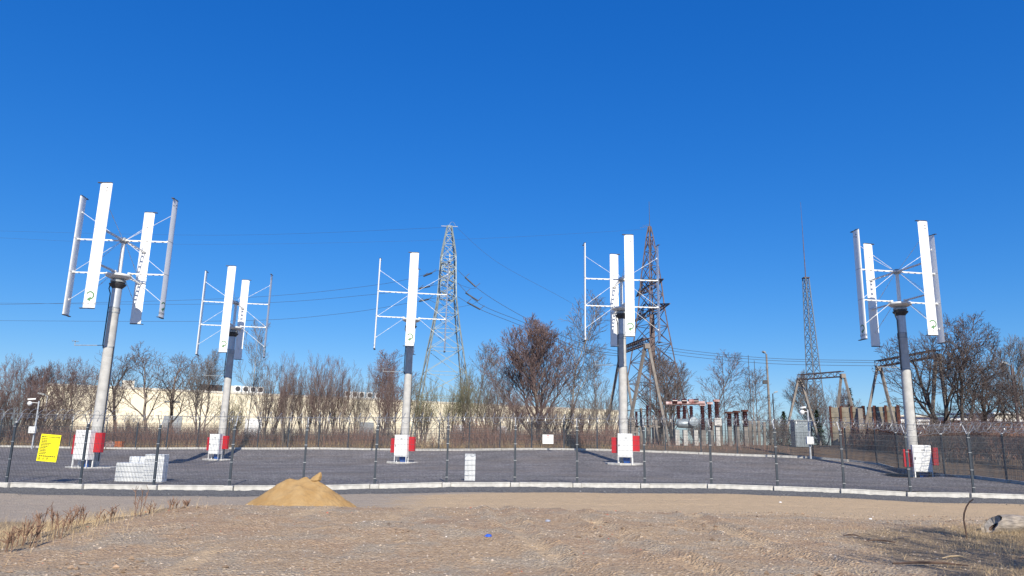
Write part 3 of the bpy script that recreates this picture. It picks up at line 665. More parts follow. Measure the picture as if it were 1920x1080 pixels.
o = MB().poly([p-pts[0] for p in pts], [.014, .015, .015, .014, .012, .01], 6).build('bent_branch', M_stick, smooth=True); o.location = pts[0]; tag(o, 'thin dark bent branch arching up out of the straw, left of the log', 'branch')
for (px, py, L, an, r_, lab, m) in ((1745, 1066, 1.0, -4, .02, 'dark fallen stick lying at the very bottom right of the dirt', M_stick), (1790, 1052, .42, 12, .012, 'short pale stick lying in the shaded litter at bottom right', M_straw),
        (1650, 1018, .5, 170, .014, 'brown stick lying in the tree shadow on the right', M_stick), (1598, 1008, .3, -35, .012, 'short dark stick at the left end of the tree shadow', M_stick), (1700, 1012, .55, 20, .012, 'thin grey stick across the shaded grass', M_bark)):
    p = flat(px, py, -.01); z = gz(p[0], p[1]); a = R(an); d = Vector((math.cos(a), math.sin(a), 0))*L/2
    o = MB().poly([-d, -d*.3+Vector((0, .02, .02)), d*.3+Vector((0, -.02, .03)), d], [r_*.6, r_, r_*.9, r_*.4], 6).build('fallen_stick', m, smooth=True); o.location = (p[0], p[1], z+.02); tag(o, lab, 'stick')
def crumple(name, label, px, py, s, m):
    p = flat(px, py, -.02); mb = MB(); mb.lathe([(.2, -.3), (1, -.1), (.8, .3), (.25, .5)], 7)
    mb.v = [tuple(np.array(v)*s*(1+.6*mnoise.noise(Vector(v)*2.3))) for v in mb.v]; o = mb.build(name, m); o.location = (p[0], p[1], gz(p[0], p[1])+s*.2); tag(o, label, 'litter')
crumple('plastic_scrap', 'crumpled bright blue scrap on the dirt in the bottom middle', 915, 1018, .055, mat('blue_wrap', (.03, .10, .5), .4))
crumple('plastic_scrap', 'dull bluish grey scrap on the dirt, right of the blue one', 1027, 993, .05, mat('grey_wrap', (.28, .30, .36), .5))
crumple('paper_scrap', 'small white paper scrap on the road near the tree shadow', 1632, 973, .035, M_white)
crumple('paper_scrap', 'white paper scrap on the tan road on the right', 1463, 940, .04, M_white)
crumple('paper_scrap', 'white scrap lying right of the sand pile base', 680, 945, .05, M_white)

stones('pebbles', 20000, (-9, 13), (8, 19), .004, .026, M_stone)
stones('pebbles', 500, (-9, 13), (8, 19.5), .006, .024, M_stonel)
M_clod = mat('soil_clods', (.27, .185, .12), .95, var=.3, scale=3, bump=.6, bscale=60, island=.35)
stones('soil_clods', 5200, (-6.5, 11), (8, 19), .012, .05, M_clod, clip=lambda x, y: (vnoise(x*.55+3, y*.55)+.5*vnoise(x*1.7, y*1.7) > .22) | (np.abs(y-18.0+1.2*sstep(2, 9, x)) < .25))
stones('brick_crumbs', 70, (-9, 4), (8, 18.5), .01, .04, mat('brick_crumbs', (.42, .13, .08), .9))
stones('dark_chippings', 16000, (-22, 22), (23, 28.4), .008, .035, M_stoned, clip=lambda x, y: (fence_y(x)-y > .05) & (fence_y(x)-y < 2.2*rng.random(len(x))+.3))
stones('dark_chippings', 14000, (-22, 22), (25, 36), .01, .035, M_stoned, off=.02, clip=lambda x, y: (y-fence_y(x) > .1))
# low bank of chippings against the gravel boards
cb = MB(); xs = np.arange(-20, 20, .09); pr = [(-.06, 0), (-.16, .3), (-.3, .9), (-.45, .75), (-.62, .35), (-.85, 0)]
vs = []
for x in xs:
    y = float(fence_y(x)); hh = .115+.022*fbm(x*4.3, 2.2, 4)+.012*vnoise(x*.23, 1.7); 
    for q, (dy, f) in enumerate(pr): vs.append((x, y+dy+.08*vnoise(x*6, dy*9), float(fence_z(x))-.235+max(hh, .02)*f*1.0+.02*vnoise(x*9, dy*20)))
m = len(pr); cb.add(vs, [(i*m+k, i*m+k+1, (i+1)*m+k+1, (i+1)*m+k) for i in range(len(xs)-1) for k in range(m-1)])
tag(cb.build('gravel_bank', mat('bank_gravel', (.10, .10, .105), .95, var=.5, scale=30, bump=1., bscale=60), smooth=True), kind='structure')

# ---------------------------------------------------------------- grass and undergrowth
def blades(name, xy, hts, width, m, lean=.35, kind='stuff', base=None, segs=3, bias=(0, 0)):
    n = len(xy); x, y = xy[:, 0], xy[:, 1]; z = (ground_z(x, y) if base is None else base)-.02
    a = rng.uniform(0, 6.3, n); L = lean*rng.random(n)*1.3; dx, dy = np.cos(a)*L+bias[0], np.sin(a)*L+bias[1]; wa = rng.uniform(0, 3.14, n); wx, wy = np.cos(wa)*.5, np.sin(wa)*.5*.6
    V = []; 
    for s in range(segs+1):
        t = s/segs; ww = (width*(1-t*.85))[:, None] if hasattr(width, '__len__') else np.full((n, 1), width*(1-t*.85))
        cx = x+dx*hts*t**1.6; cy = y+dy*hts*t**1.6; cz = z+hts*t*(1-.18*t*L)
        for sg in (-1, 1): V.append(np.stack([cx+sg*wx*ww[:, 0], cy+sg*wy*ww[:, 0], cz], -1))
    V = np.stack(V, 1).reshape(-1, 3); m2 = 2*(segs+1)
    f = np.array([(2*s, 2*s+1, 2*s+3, 2*s+2) for s in range(segs)]); F = (f[None]+np.arange(n)[:, None, None]*m2).reshape(-1, 4)
    me = bpy.data.meshes.new(name); me.from_pydata(V.tolist(), [], F.tolist()); me.materials.append(m); o = bpy.data.objects.new(name, me); COL.objects.link(o)
    if kind: tag(o, kind=kind)
    return o
def scatter(n, xr, yr, dens):
    x = rng.uniform(*xr, n); y = rng.uniform(*yr, n); k = rng.random(n) < dens(x, y); return np.stack([x[k], y[k]], -1)
def dg(x, y):
    a = sstep(3.6, 8.2, x-.22*(y-9)+1.6*vnoise(x*.8, y*.8))*(1-sstep(14.3, 16, y)); return a*np.clip(.35+1.5*vnoise(x*1.4, y*1.4)+.9*sstep(7.5, 10, x), 0.05, 1)
xy = scatter(90000, (3, 14), (8, 16.2), dg); blades('dry_grass', xy, .03+.11*rng.random(len(xy))**2+.12*sstep(7.5, 10.5, xy[:, 0])*rng.random(len(xy)), .006, M_straw, .9)
def dl(x, y): return np.clip(np.exp(-((x+8.3+.12*(y-12))/1.3)**2)*(1-sstep(15.5, 18.5, y))*1.2, 0, 1)*np.clip(.5+1.2*vnoise(x*1.2, y*1.2), .05, 1)
xy = scatter(52000, (-12, -5), (8, 18.5), dl); blades('dry_grass', xy, .06+.26*rng.random(len(xy))**2, .006, M_straw, .8, bias=(.15, 0))
xy = scatter(4000, (-6.5, 4), (8, 18.5), lambda x, y: np.clip(vnoise(x*.9, y*.9)*1.2, 0.03, 1)); blades('dry_grass', xy, .015+.04*rng.random(len(xy)), .006, M_straw, 1.4)
# individual dead weeds
def weed(label, px, py, top, Y, seed):
    rr = random.Random(seed); b = at(px, py, Y); z = gz(b[0], Y); h = at(px, top, Y)[2]-z
    mb = MB()
    for s in range(rr.randint(3, 6)):
        a = rr.uniform(0, 6.28); l = rr.uniform(.05, .3); p = [Vector((rr.uniform(-.06, .06), rr.uniform(-.06, .06), -.03))]; hh = h*rr.uniform(.6, 1)
        for k in range(1, 6): p.append(p[0]+Vector((math.cos(a)*l*hh*(k/5)**1.4+.1*hh*k/5, math.sin(a)*l*hh*k/5, hh*k/5)))
        mb.poly(p, [.006, .0055, .005, .006, .008, .004], 4)
        for k in range(7):
            q = p[2].lerp(p[5], rr.random()); d = Vector((rr.uniform(-1, 1), rr.uniform(-1, 1), rr.uniform(.5, 1.6))).normalized()*rr.uniform(.04, .14); mb.poly([q, q+d], [.006, .004], 3)
    o = mb.build('dead_weed', M_weed); o.location = (b[0], Y, z); tag(o, label, 'weed', 'dead weed stalks on the left bank')
WD = [(40, 1015, 965, 10.9), (75, 1005, 950, 11.6), (110, 1010, 948, 11.4), (100, 990, 938, 12.5), (125, 995, 950, 12.2), (150, 985, 945, 12.8), (15, 1030, 985, 10.2), (60, 1020, 975, 10.6), (185, 985, 955, 12.9), (255, 975, 905, 13.6), (280, 965, 945, 14.3), (210, 978, 948, 13.3), (322, 962, 935, 14.8), (345, 955, 938, 15.2)]
WL = ['tall leaning weed clump, second from left along the left bank', 'highest weed clump of the left bank, brushing the road edge', 'dense weed clump nearest below the yellow sign', 'tall weed stalks right behind the dense clump on the left bank', 'upright weed stalks below the right corner of the yellow sign',
 'weed stalks in front of the first white cabinet', 'low weed clump cut by the left edge of the picture', 'bushy weed clump near the bottom of the left bank', 'sparse weed below the first turbine cabinet', 'single tall dead weed rising before the white block pile',
 'low weed below the right end of the white block pile', 'low sparse weed below the left end of the white block pile', 'thin weed on the bank right of the white block pile', 'last thin weed of the bank, nearest the sand pile']
for i, (px, py, top, Y) in enumerate(WD): weed(WL[i], px, py, top, Y, i+11)

# undergrowth behind the back fence
def band(n, i0, i1, dmin, dmax, P=BACK, dens=None):
    P = np.array([(p[0], p[1]) for p in P]); L = np.r_[0, np.cumsum(np.hypot(*np.diff(P, axis=0).T))]
    t = rng.uniform(0, L[-1], n); x = np.interp(t, L, P[:, 0]); y = np.interp(t, L, P[:, 1])+rng.uniform(dmin, dmax, n)
    return np.stack([x, y], -1)
xy = band(9000, 0, 1, .5, 5.0); xy = xy[xy[:, 0] < 8]; hh = (.25+.5*rng.random(len(xy)))
blades('dry_reeds', xy, hh, .028, M_reed, .5)
xy = band(34000, 0, 1, 2.5, 11); k = (xy[:, 0] < 9) & ((np.abs(xy[:, 0]+7.5) > 2.6) | (rng.random(len(xy)) < .15)); xy = xy[k]
hh = (.9+1.3*rng.random(len(xy)))*(.75+.6*(vnoise(xy[:, 0]*.35, 4.)+.5)); blades('brambles', xy, hh, .032, M_under, .8, segs=4)
xy = band(9000, 0, 1, 3, 20); k = (xy[:, 0] >= 8.5); xy = xy[k]; blades('brambles', xy, .25+.8*rng.random(len(xy)), .026, M_under, .8, segs=3)
S2 = [(p[0]+1.2, p[1]+1.5) for p in SIDE]
xy = band(9000, 0, 1, 1.5, 12, [(p[0], p[1], 0) for p in SIDE]); xy = xy[(xy[:, 1]+xy[:, 0]*.2 > 0) & (xy[:, 0] > 25)]; hh = (.4+1.5*rng.random(len(xy))); blades('brambles', xy, hh, .024, M_under, .9, segs=4)
xy = np.stack([rng.uniform(28, 48, 9000), rng.uniform(48, 62, 9000)], -1); blades('brambles', xy, 1.0+2.0*rng.random(9000), .03, M_under, .8, segs=4)

# ---------------------------------------------------------------- bare trees
def tree_proto(seed, style):
    rr = random.Random(seed); T_, C2 = MB(), MB()
    S = dict(oval=dict(H=1, n=[22, 10, 6, 3], L=[.80, .62, .50, .60], ang=[33, 27, 30, 32], trop=[.04, .14, .11, .08], wig=.09, start=.07, r=.015),
             dense=dict(H=1, n=[28, 12, 8, 4], L=[.86, .58, .46, .56], ang=[30, 26, 28, 30], trop=[.04, .13, .10, .08], wig=.07, start=.06, r=.013),
             birch=dict(H=1, n=[18, 6, 4, 3], L=[.92, .36, .54, .66], ang=[40, 34, 36, 36], trop=[.03, .14, .09, .06], wig=.06, start=.2, r=.0065),
             spread=dict(H=1, n=[8, 7, 5, 4], L=[.55, .70, .56, .62], ang=[42, 38, 38, 40], trop=[.04, .08, .05, .03], wig=.16, start=.25, r=.016),
             crooked=dict(H=1, n=[11, 7, 5, 3], L=[.75, .54, .58, .64], ang=[42, 38, 40, 42], trop=[.04, .12, .09, .06], wig=.15, start=.25, r=.014),
             shrub=dict(H=1, n=[8, 6, 5, 3], L=[.85, .45, .48, .6], ang=[26, 28, 32, 34], trop=[.03, .08, .06, .04], wig=.10, start=.22, r=.010))[style]
    def rot(d, an, az):
        u = d.cross(Vector((.13, .27, 1)) if abs(d.z) < .98 else Vector((1, 0, 0))).normalized(); v = u.cross(d)
        return (d*math.cos(an)+(u*math.cos(az)+v*math.sin(az))*math.sin(an)).normalized()
    def grow(p, d, L, r_, lev, last=4):
        segs = (7, 5, 4, 3, 2)[lev]; pts = [p]; rad = [r_]; wig = S['wig']*(1, 1.15, 1.1, .9, .8)[lev]; tp = S['trop'][min(lev, 3)]
        for i in range(segs):
            d = (d+Vector((rr.gauss(0, wig), rr.gauss(0, wig), rr.gauss(0, wig*.5)+tp))).normalized(); p = p+d*(L/segs); pts.append(p)
            rad.append(max(r_*(1-.78*(i+1)/segs), .00078))
        mb = T_ if lev <= 1 else C2
        mb.poly(pts, rad, (8, 5, 4, 3, 3)[lev], lev == 0)
        if lev >= last: return
        nn = S['n'][lev]; nn = max(2, int(round(nn*rr.uniform(.8, 1.2))))
        st_ = S['start'] if lev == 0 else .22; az = rr.uniform(0, 6.28)
        for c in range(nn):
            t = st_+(1-st_)*((c+rr.random()*.8)/nn); t = min(t, .98); k = min(int(t*segs), segs-1); f = t*segs-k
            q = pts[k].lerp(pts[k+1], f); dd = (pts[k+1]-pts[k]).normalized(); az += 2.4+rr.uniform(-.4, .4)
            an = R(S['ang'][lev]*rr.uniform(.7, 1.25)*(1.15-.35*t)); rl = rad[k]*(1-f)+rad[k+1]*f
            cl = L*S['L'][1 if lev == 0 else min(lev+1, 3)]*rr.uniform(.7, 1.15)*((1.2-.75*t) if lev == 0 else (1.15-.5*t))
            grow(q, rot(dd, an, az), cl, max(rl*.60, .0011), lev+1, last)
        if lev > 0:  pass
    if style == 'shrub':
        for s in range(15):
            a = s*2.4+rr.random(); t = R(rr.uniform(3, 26)); d = Vector((math.sin(t)*math.cos(a), math.sin(t)*math.sin(a), math.cos(t)))
            grow(Vector((.05*math.cos(a), .05*math.sin(a), -.01)), d, S['L'][0]*rr.uniform(.75, 1.1), S['r']*rr.uniform(.7, 1.1), 0, 3)
    elif style == 'spread':
        for s in range(3):
            a = s*2.1+rr.random(); t = R(rr.uniform(6, 26)); grow(Vector((.03*math.cos(a), .03*math.sin(a), -.01)), Vector((math.sin(t)*math.cos(a), math.sin(t)*math.sin(a), math.cos(t))), S['L'][0]*rr.uniform(.9, 1.25), S['r']*rr.uniform(.7, 1.1), 0)
    else: grow(Vector((0, 0, -.01)), Vector((rr.uniform(-.06, .06), rr.uniform(-.06, .06), 1)).normalized(), S['L'][0], S['r'], 0)
    allv = np.array(T_.v+C2.v); H = allv[:, 2].max(); W_ = np.percentile(np.abs(allv[:, 0]), 98)
    for mb in (T_, C2): mb.v = [(x/H, y/H, z/H) for x, y, z in mb.v]
    return T_, C2, W_/H
PROTO = {}
def proto(style, seed, bark, twig):
    k = (style, seed, bark.name, twig.name)
    if k not in PROTO:
        g = (style, seed)
        if g not in PROTO: PROTO[g] = tree_proto(seed, style)
        T_, C2, W_ = PROTO[g]; PROTO[k] = (T_.mesh('trunk', bark), C2.mesh('crown', twig), W_)
    return PROTO[k]
def tree(label, px, top, Y, width, style, seed, bark=None, twig=None, rz=0., cat='tree', group='bare trees beyond the yard', base=None):
    tm, cm, W_ = proto(style, seed, bark or M_bark, twig or M_twig)
    b = at(px, 830, Y); z = gz(b[0], Y) if base is None else base; t = at(px, top, Y); h = t[2]-z
    wm = width/2/FPX*Y*1.0; s = wm/W_; s = min(max(s, h*.45), h*1.9)
    r = thing('bare_tree' if cat == 'tree' else 'bare_shrub', label, cat, (b[0]+(0), Y, z), rz, group); r.scale = (s, s, h)
    for nm, me in (('trunk', tm), ('crown', cm)):
        o = bpy.data.objects.new(nm, me); COL.objects.link(o); o.parent = r
    return r
TREES = [
 ('oval bare tree, tall and dense, standing left of the turbine by the rusty pylon', 1010, 588, 68, 150, 'dense', 1, M_bark, M_twigr),
 ('tall airy bare tree with fine pale trunk between oval tree and turbine pole', 1078, 548, 70, 120, 'birch', 2, M_barkb, M_twigg),
 ('slender bare tree just left of the turbine pole beside the rusty pylon', 1122, 640, 74, 70, 'birch', 5, M_bark, M_twigg),
 ('dark bare tree spreading behind the legs of the rusty lattice pylon', 1262, 640, 74, 135, 'oval', 3, M_barkd, M_twig),
 ('bare tree rising over the red and brown insulators', 1352, 658, 70, 95, 'birch', 2, M_bark, M_twigr),
 ('smaller bare tree left of the tall floodlight post', 1418, 684, 72, 75, 'birch', 5, M_bark, M_twig),
 ('large dark spreading bare tree behind the right wind turbine', 1785, 588, 50, 215, 'spread', 4, M_barkd, M_twigd),
 ('dark bare tree forking low, right half of the big clump by the side fence', 1835, 660, 53, 170, 'spread', 4, M_barkd, M_twigd),
 ('low tangled bare tree at the right end of the clump behind the side fence', 1872, 715, 50, 110, 'crooked', 6, M_barkd, M_twigd),
 ('grey bare tree cut off by the right edge of the picture', 1935, 620, 66, 130, 'oval', 1, M_bark, M_twigg),
 ('bare tree behind the radio mast gantry', 1548, 690, 92, 90, 'oval', 3, M_bark, M_twigg),
 ('pinkish bare tree left of the dark spruce', 1580, 725, 95, 70, 'oval', 1, M_bark, M_twigr),
 ('sparse bare tree with thin stems between turbine pole and cream wall, left of centre', 463, 590, 66, 60, 'birch', 2, M_barkb, M_twigg),
 ('crooked bare tree before the cream wall, between the first and second turbine', 275, 640, 68, 105, 'crooked', 6, M_bark, M_twig),
 ('dark leaning bare tree right behind the first turbine pole', 216, 650, 72, 75, 'crooked', 9, M_barkd, M_twig),
 ('bare tree with double stem in front of the cream wall', 330, 655, 70, 80, 'crooked', 9, M_bark, M_twig),
 ('fan shaped bare tree left of the second turbine pole', 375, 652, 68, 95, 'spread', 4, M_bark, M_twigg),
 ('bare tree at the far left edge with red brown twigs', 22, 658, 64, 95, 'spread', 8, M_bark, M_twigr),
 ('bushy bare tree between the left edge and the camera pole', 75, 676, 70, 90, 'oval', 3, M_bark, M_twigr),
 ('fine twigged bare tree above the end of the cream building', 125, 668, 66, 90, 'spread', 4, M_bark, M_twigr),
 ('bare tree with splayed trunks before the left end of the cream wall', 165, 692, 64, 85, 'spread', 8, M_bark, M_twig),
 ('grey bare tree right of the pale green pylon', 888, 636, 74, 75, 'birch', 5, M_bark, M_twigg),
 ('small bare tree between pale green pylon and oval tree', 930, 655, 72, 60, 'birch', 2, M_bark, M_twigg),
 ('bare tree behind the middle turbine pole', 742, 655, 72, 85, 'birch', 5, M_bark, M_twigr),
 ('bare tree just left of the middle turbine pole', 712, 665, 68, 75, 'spread', 4, M_bark, M_twigr),
]
for i, (lab, px, top, Y, wd, st, sd_, bk, tw) in enumerate(TREES): tree(lab, px, top, Y, wd, st, sd_, bk, tw, rz=i*1.9)
SHR = [
 (500, 668, 64, 75, 21, M_twig, 'left flank of the dense thicket between second and middle turbine'), (535, 655, 62, 80, 22, M_twigr, 'reddish shrub, second from left in the thicket between second and middle turbine'), (570, 668, 65, 75, 23, M_twig, 'shrub near the middle of the thicket between second and middle turbine'),
 (600, 655, 63, 80, 21, M_twigr, 'tallest reddish shrub in the thicket left of the middle turbine'), (632, 662, 65, 75, 22, M_twigr, 'shrub on the right flank of the thicket left of the middle turbine'), (668, 690, 66, 60, 23, M_twigg, 'thin grey shrub in the gap left of the middle turbine'),
 (725, 680, 63, 70, 22, M_twigr, 'reddish shrub close to the left of the middle turbine pole'), (790, 700, 66, 70, 21, M_twigp, 'shrub at the left foot of the pale green pylon'), (840, 700, 64, 80, 23, M_twigp, 'greenish shrub in front of the pale green pylon'),
 (875, 680, 63, 75, 22, M_twigp, 'greenish shrub right of the pale green pylon'), (915, 700, 64, 70, 21, M_twig, 'shrub left of the dense oval tree'), (960, 720, 62, 80, 23, M_twigr, 'shrub under the left side of the oval tree'),
 (1010, 735, 60, 110, 22, M_twigr, 'rounded rust brown bush at the foot of the oval tree'), (1050, 740, 62, 80, 21, M_twigr, 'brown bush under the right side of the oval tree'), (1095, 730, 63, 70, 23, M_twigg, 'grey shrub left of the turbine beside the rusty pylon'),
 (1140, 720, 66, 60, 22, M_twigg, 'grey shrub behind the turbine beside the rusty pylon'), (20, 705, 61, 85, 21, M_twigr, 'rust coloured shrub at the left edge behind the fence'), (-15, 690, 60, 80, 22, M_twigr, 'rust coloured shrub cut by the left edge'),
 (65, 725, 62, 75, 23, M_twigr, 'brown shrub behind the left camera pole'), (110, 735, 64, 70, 22, M_twig, 'shrub in front of the slanted end of the cream building'), (248, 770, 66, 50, 21, M_twigg, 'grey shrub before the cream wall right of the first turbine'),
 (430, 730, 66, 60, 21, M_twigp, 'shrub right behind the second turbine pole'),
 (1310, 770, 66, 60, 21, M_twig, 'low shrub among the insulator posts'), (1400, 770, 68, 60, 22, M_twigg, 'low shrub right of the insulator columns'),
 (1445, 775, 66, 50, 23, M_twigg, 'low shrub at the foot of the tall floodlight post'), (1470, 780, 70, 60, 21, M_twig, 'low shrub left of the grey kiosk'), (1760, 770, 47, 90, 22, M_twig, 'dark shrub at the foot of the big right tree'),
 (1815, 765, 46, 100, 23, M_twigr, 'rust brown bush behind the right side fence'), (1870, 780, 45, 100, 21, M_twigr, 'low brown bush near the right edge behind the side fence'), (1920, 790, 42, 90, 22, M_twigr, 'brown bush cut off by the right edge'), (1240, 760, 64, 50, 22, M_twigg, 'thin shrub behind the concrete legs of the rusty pylon')]
for i, (px, top, Y, wd, sd_, tw, lab) in enumerate(SHR): tree('bare '+lab if 'shrub' in lab or 'bush' in lab else 'bare shrub on the '+lab, px, top, Y, wd, 'shrub', sd_, M_bark, tw, rz=i*2.3, cat='shrub', group='bare shrubs beyond the fence')
# tree behind the camera whose shadow falls on the right foreground
for x_, y_, w_, h_, rz_, lb in ((11.6, -3.2, 6.0, 11.5, 0, 'first tree outside the picture whose shadow falls on the straw at right'), (13.8, -1.8, 7, 11, 1.1, 'second tree outside the picture whose shadow falls on the straw at right')):
    r = tree('bare tree', 960, 500, 50, 100, 'spread', 8, M_barkd, M_twig); r.location = (x_, y_, 0); r.scale = (w_, w_, h_); r.rotation_euler = (0, 0, rz_); r['label'] = lb
# spruces
def spruce(label, px, top, Y, wpx, seed):
    rr = random.Random(seed); b = at(px, 830, Y); z = gz(b[0], Y); h = at(px, top, Y)[2]-z; w_ = wpx/2/FPX*Y
    r = thing('spruce', label, 'tree', (b[0], Y, z), 0); MB().tube((0, 0, 0), (0, 0, h*.95), .14, .02, 8).build('trunk', M_barkd, r)
    mb = MB(); z0 = .8
    while z0 < h:
        f = 1-(z0/h); n = 11
        for k in range(n):
            a = rr.uniform(0, 6.28); L = w_*(f**.85)*rr.uniform(.7, 1.1)+.08; tip = Vector((math.cos(a)*L, math.sin(a)*L, z0-.12*L+.15*L)); o_ = Vector((0, 0, z0))
            for q in range(int(4+L*7)):
                t = rr.uniform(.1, 1); c = o_.lerp(tip, t); s = .12+.12*rr.random(); d = Vector((rr.uniform(-1, 1), rr.uniform(-1, 1), rr.uniform(-.7, .3))).normalized()*s*1.6; e = d.cross(Vector((0, 0, 1))).normalized()*s*.35
                mb.add([c-e, c+e, c+d], [(0, 1, 2)])
        z0 += h*.028
    mb.build('needles', M_ever, r)
spruce('narrow dark green spruce behind the concrete slab wall', 1601, 728, 88, 34, 1)
spruce('broad low evergreen left of the radio mast foot', 1472, 772, 84, 42, 2)
spruce('low evergreen right of the radio mast foot', 1535, 768, 84, 38, 3)

# ---------------------------------------------------------------- cream building
def P2(px, py, Y): p = at(px, py, Y); return Vector(p)
BL0 = P2(87, 722, 95); BL1 = P2(1165, 771, 143); BL1.z = BL0.z
r = thing('warehouse', 'long windowless cream industrial hall behind the bare trees', 'building', (BL0.x, BL0.y, FAR))
d = Vector((BL1.x-BL0.x, BL1.y-BL0.y, 0)); L = d.length; an = math.atan2(d.y, d.x); r.rotation_euler = (0, 0, an); H = BL0.z-FAR
mb = MB(); mb.add([(-3.2, 0, 0), (0, 0, H), (L, 0, H), (L, 0, 0), (-3.2, 25, 0), (0, 25, H), (L, 25, H), (L, 25, 0)], [(0, 3, 2, 1), (4, 5, 6, 7), (0, 1, 5, 4), (1, 2, 6, 5), (2, 3, 7, 6)])
mb.build('wall', M_cream, r)
mb = MB().box((L/2, -.02, H+.12), (L+.1, .1, .28)); mb.build('parapet', M_trim, r)
for k in range(int(L/6)): MB().box((3+k*6, -.02, H/2), (.06, .05, H-.05)).build('panel_joint', M_trim, r)
def roof_x(px):
    lo, hi = 0, L
    for _ in range(40):
        m = (lo+hi)/2; p = Vector((BL0.x, BL0.y, 0))+d.normalized()*m; q = AF@np.array([p.x, p.y, H+FAR-EYE]); x = 960+FPX*(CR@np.array([p.x, p.y, H+FAR-EYE]))/q
        if x < px: lo = m
        else: hi = m
    return lo
for px in (447, 462, 476, 490, 655, 668, 681, 696, 712):
    x = roof_x(px); MB().box((x, 1.2, H+.75), (.95, .6, 1.0)).build('roof_fan_unit', M_white, r)
    u = r.children[-1]; f = MB(); f.lathe([(.36, 0), (.36, .04)], 16); f.v = [(x+a, .88-c, H+.8+b) for a, b, c in f.v]; f.build('fan_grille', M_dark, u)
for px, m in ((386, M_dark), (399, M_brick), (408, M_dark), (432, M_trim), (240, M_trim)): MB().box((roof_x(px), 1.5, H+.7), (1.5, 1, 1.0)).build('roof_unit', m, r)
for px in (480, 330, 690, 860, 940): MB().box((roof_x(px), -.06, 2), (2.4, .1, 3.2)).build('loading_door', M_galv2 if px % 20 else M_white, r)
MB().box((roof_x(325), -.06, H-1.5), (2, .1, .16)).build('vent', M_galv2, r)

# right-hand buildings
def shed(name, label, px0, px1, pytop, Y, dep, m, roofm=None, over=.3, pitch=0.):
    a, b = P2(px0, pytop, Y), P2(px1, pytop, Y); r = thing(name, label, 'building', ((a.x+b.x)/2, Y, FAR-.2)); h = (a.z+b.z)/2-FAR+.2; w_ = abs(b.x-a.x)
    MB().box((0, dep/2, h/2), (w_, dep, h)).build('wall', m, r)
    if roofm: mb = MB(); mb.add([(-w_/2-over, -over, h), (w_/2+over, -over, h), (w_/2+over, dep+over, h+pitch), (-w_/2-over, dep+over, h+pitch), (-w_/2-over, -over, h+.22), (w_/2+over, -over, h+.22), (w_/2+over, dep+over, h+pitch+.22), (-w_/2-over, dep+over, h+pitch+.22)], [(0, 3, 2, 1), (4, 5, 6, 7), (0, 1, 5, 4), (1, 2, 6, 5), (2, 3, 7, 6), (3, 0, 4, 7)]); mb.build('roof', roofm, r)
    return r
r = shed('hall', 'white gabled hall behind the concrete slab wall', 1640, 1748, 781, 112, 14, M_white, M_trim, .4, 0)
r = shed('brick_building', 'low dark brick building with white roof edge behind the right turbine', 1668, 1742, 796, 78, 10, M_brick, M_white, .4, .3)
for k in range(3): MB().box((-1.6+k*1.4, -.03, 1.3), (.8, .06, .9)).build('window', M_dark, r)
r = shed('brick_building', 'long low brick building with pale roof behind the dark trees at right', 1785, 1990, 790, 82, 12, M_brick, M_white, .4, .5)
for k in range(7): MB().box((-5+k*1.7, -.03, 1.3), (.9, .06, .9)).build('window', M_dark, r)
shed('hall', 'pale low hall at the right edge behind the red brick building', 1865, 2060, 778, 108, 16, M_trim, M_white, .3, .4)
# dark van
c = P2(1690, 810, 62); r = thing('parked_van', 'dark van with white lettering parked behind the side fence, left of the right turbine', 'van', (c.x, 62, gz(c.x, 62)))
mb = MB(); prof = [(-1.1, .35), (-1.1, 1.15), (-.95, 1.9), (.95, 1.9), (1.1, 1.15), (1.1, .35)]
mb.add([(x, y, z) for y in (0, 4.2) for x, z in prof], [(0, 1, 2, 3, 4, 5)[::-1], tuple(range(6, 12))]+[(k, (k+1) % 6, 6+(k+1) % 6, 6+k) for k in range(6)]); mb.build('body', M_black, r, bevel=.06)
mb = MB(); mb.add([(-.92, -.01, 1.25), (.92, -.01, 1.25), (.82, -.01, 1.78), (-.82, -.01, 1.78)], [(0, 1, 2, 3)]); mb.build('rear_window', mat('van_glass', (.25, .3, .36), .1), r)
for s_ in (-1, 1):
    MB().box((s_*.95, -.02, 1.0), (.14, .05, .3)).build('tail_light', M_red, r)
    for yy in (.8, 3.4):
        wh = MB(); wh.lathe([(.33, -.1), (.33, .1)], 16); wh.v = [(s_*.98+z_, yy+x_, .33+y_) for x_, y_, z_ in wh.v]; wh.build('wheel', M_black, r)
MB().box((0, -.02, .7), (.55, .03, .14)).build('number_plate', M_white, r)
MB().box((0, -.02, .98), (.9, .02, .12)).build('white_lettering', M_white, r)

# concrete panel wall with rusty beams
X0, X1 = P2(1557, 763, 66), P2(1684, 768, 62); r = thing('slab_wall', 'tall wall of stacked concrete slabs held between rusty steel beams', 'wall', (X0.x, X0.y, gz(X0.x, 66)))
d_ = Vector((X1.x-X0.x, X1.y-X0.y, 0)); L_ = d_.length; r.rotation_euler = (0, 0, math.atan2(d_.y, d_.x)); Hh = X0.z-gz(X0.x, 66)
posts_ = [0, .165, .33, .50, .665, .83, 1.0]
for i in range(6):
    xa, xb = posts_[i]*L_, posts_[i+1]*L_
    if i == 3: xa += .25
    mb = MB()
    for k in range(8): mb.box(((xa+xb)/2, .02*((k+i) % 3), (k+.5)*Hh/8-.05), (xb-xa-.12, .16, Hh/8-.02))
    mb.build('slab_panel', M_panel, r, bevel=.01)
for f in posts_: 
    mb = MB(); x = f*L_; mb.box((x, -.16, Hh/2), (.17, .03, Hh+.1)); mb.box((x, .0, Hh/2), (.03, .3, Hh+.09)); mb.box((x, .16, Hh/2), (.17, .03, Hh+.1)); mb.build('steel_beam', M_rust, r)
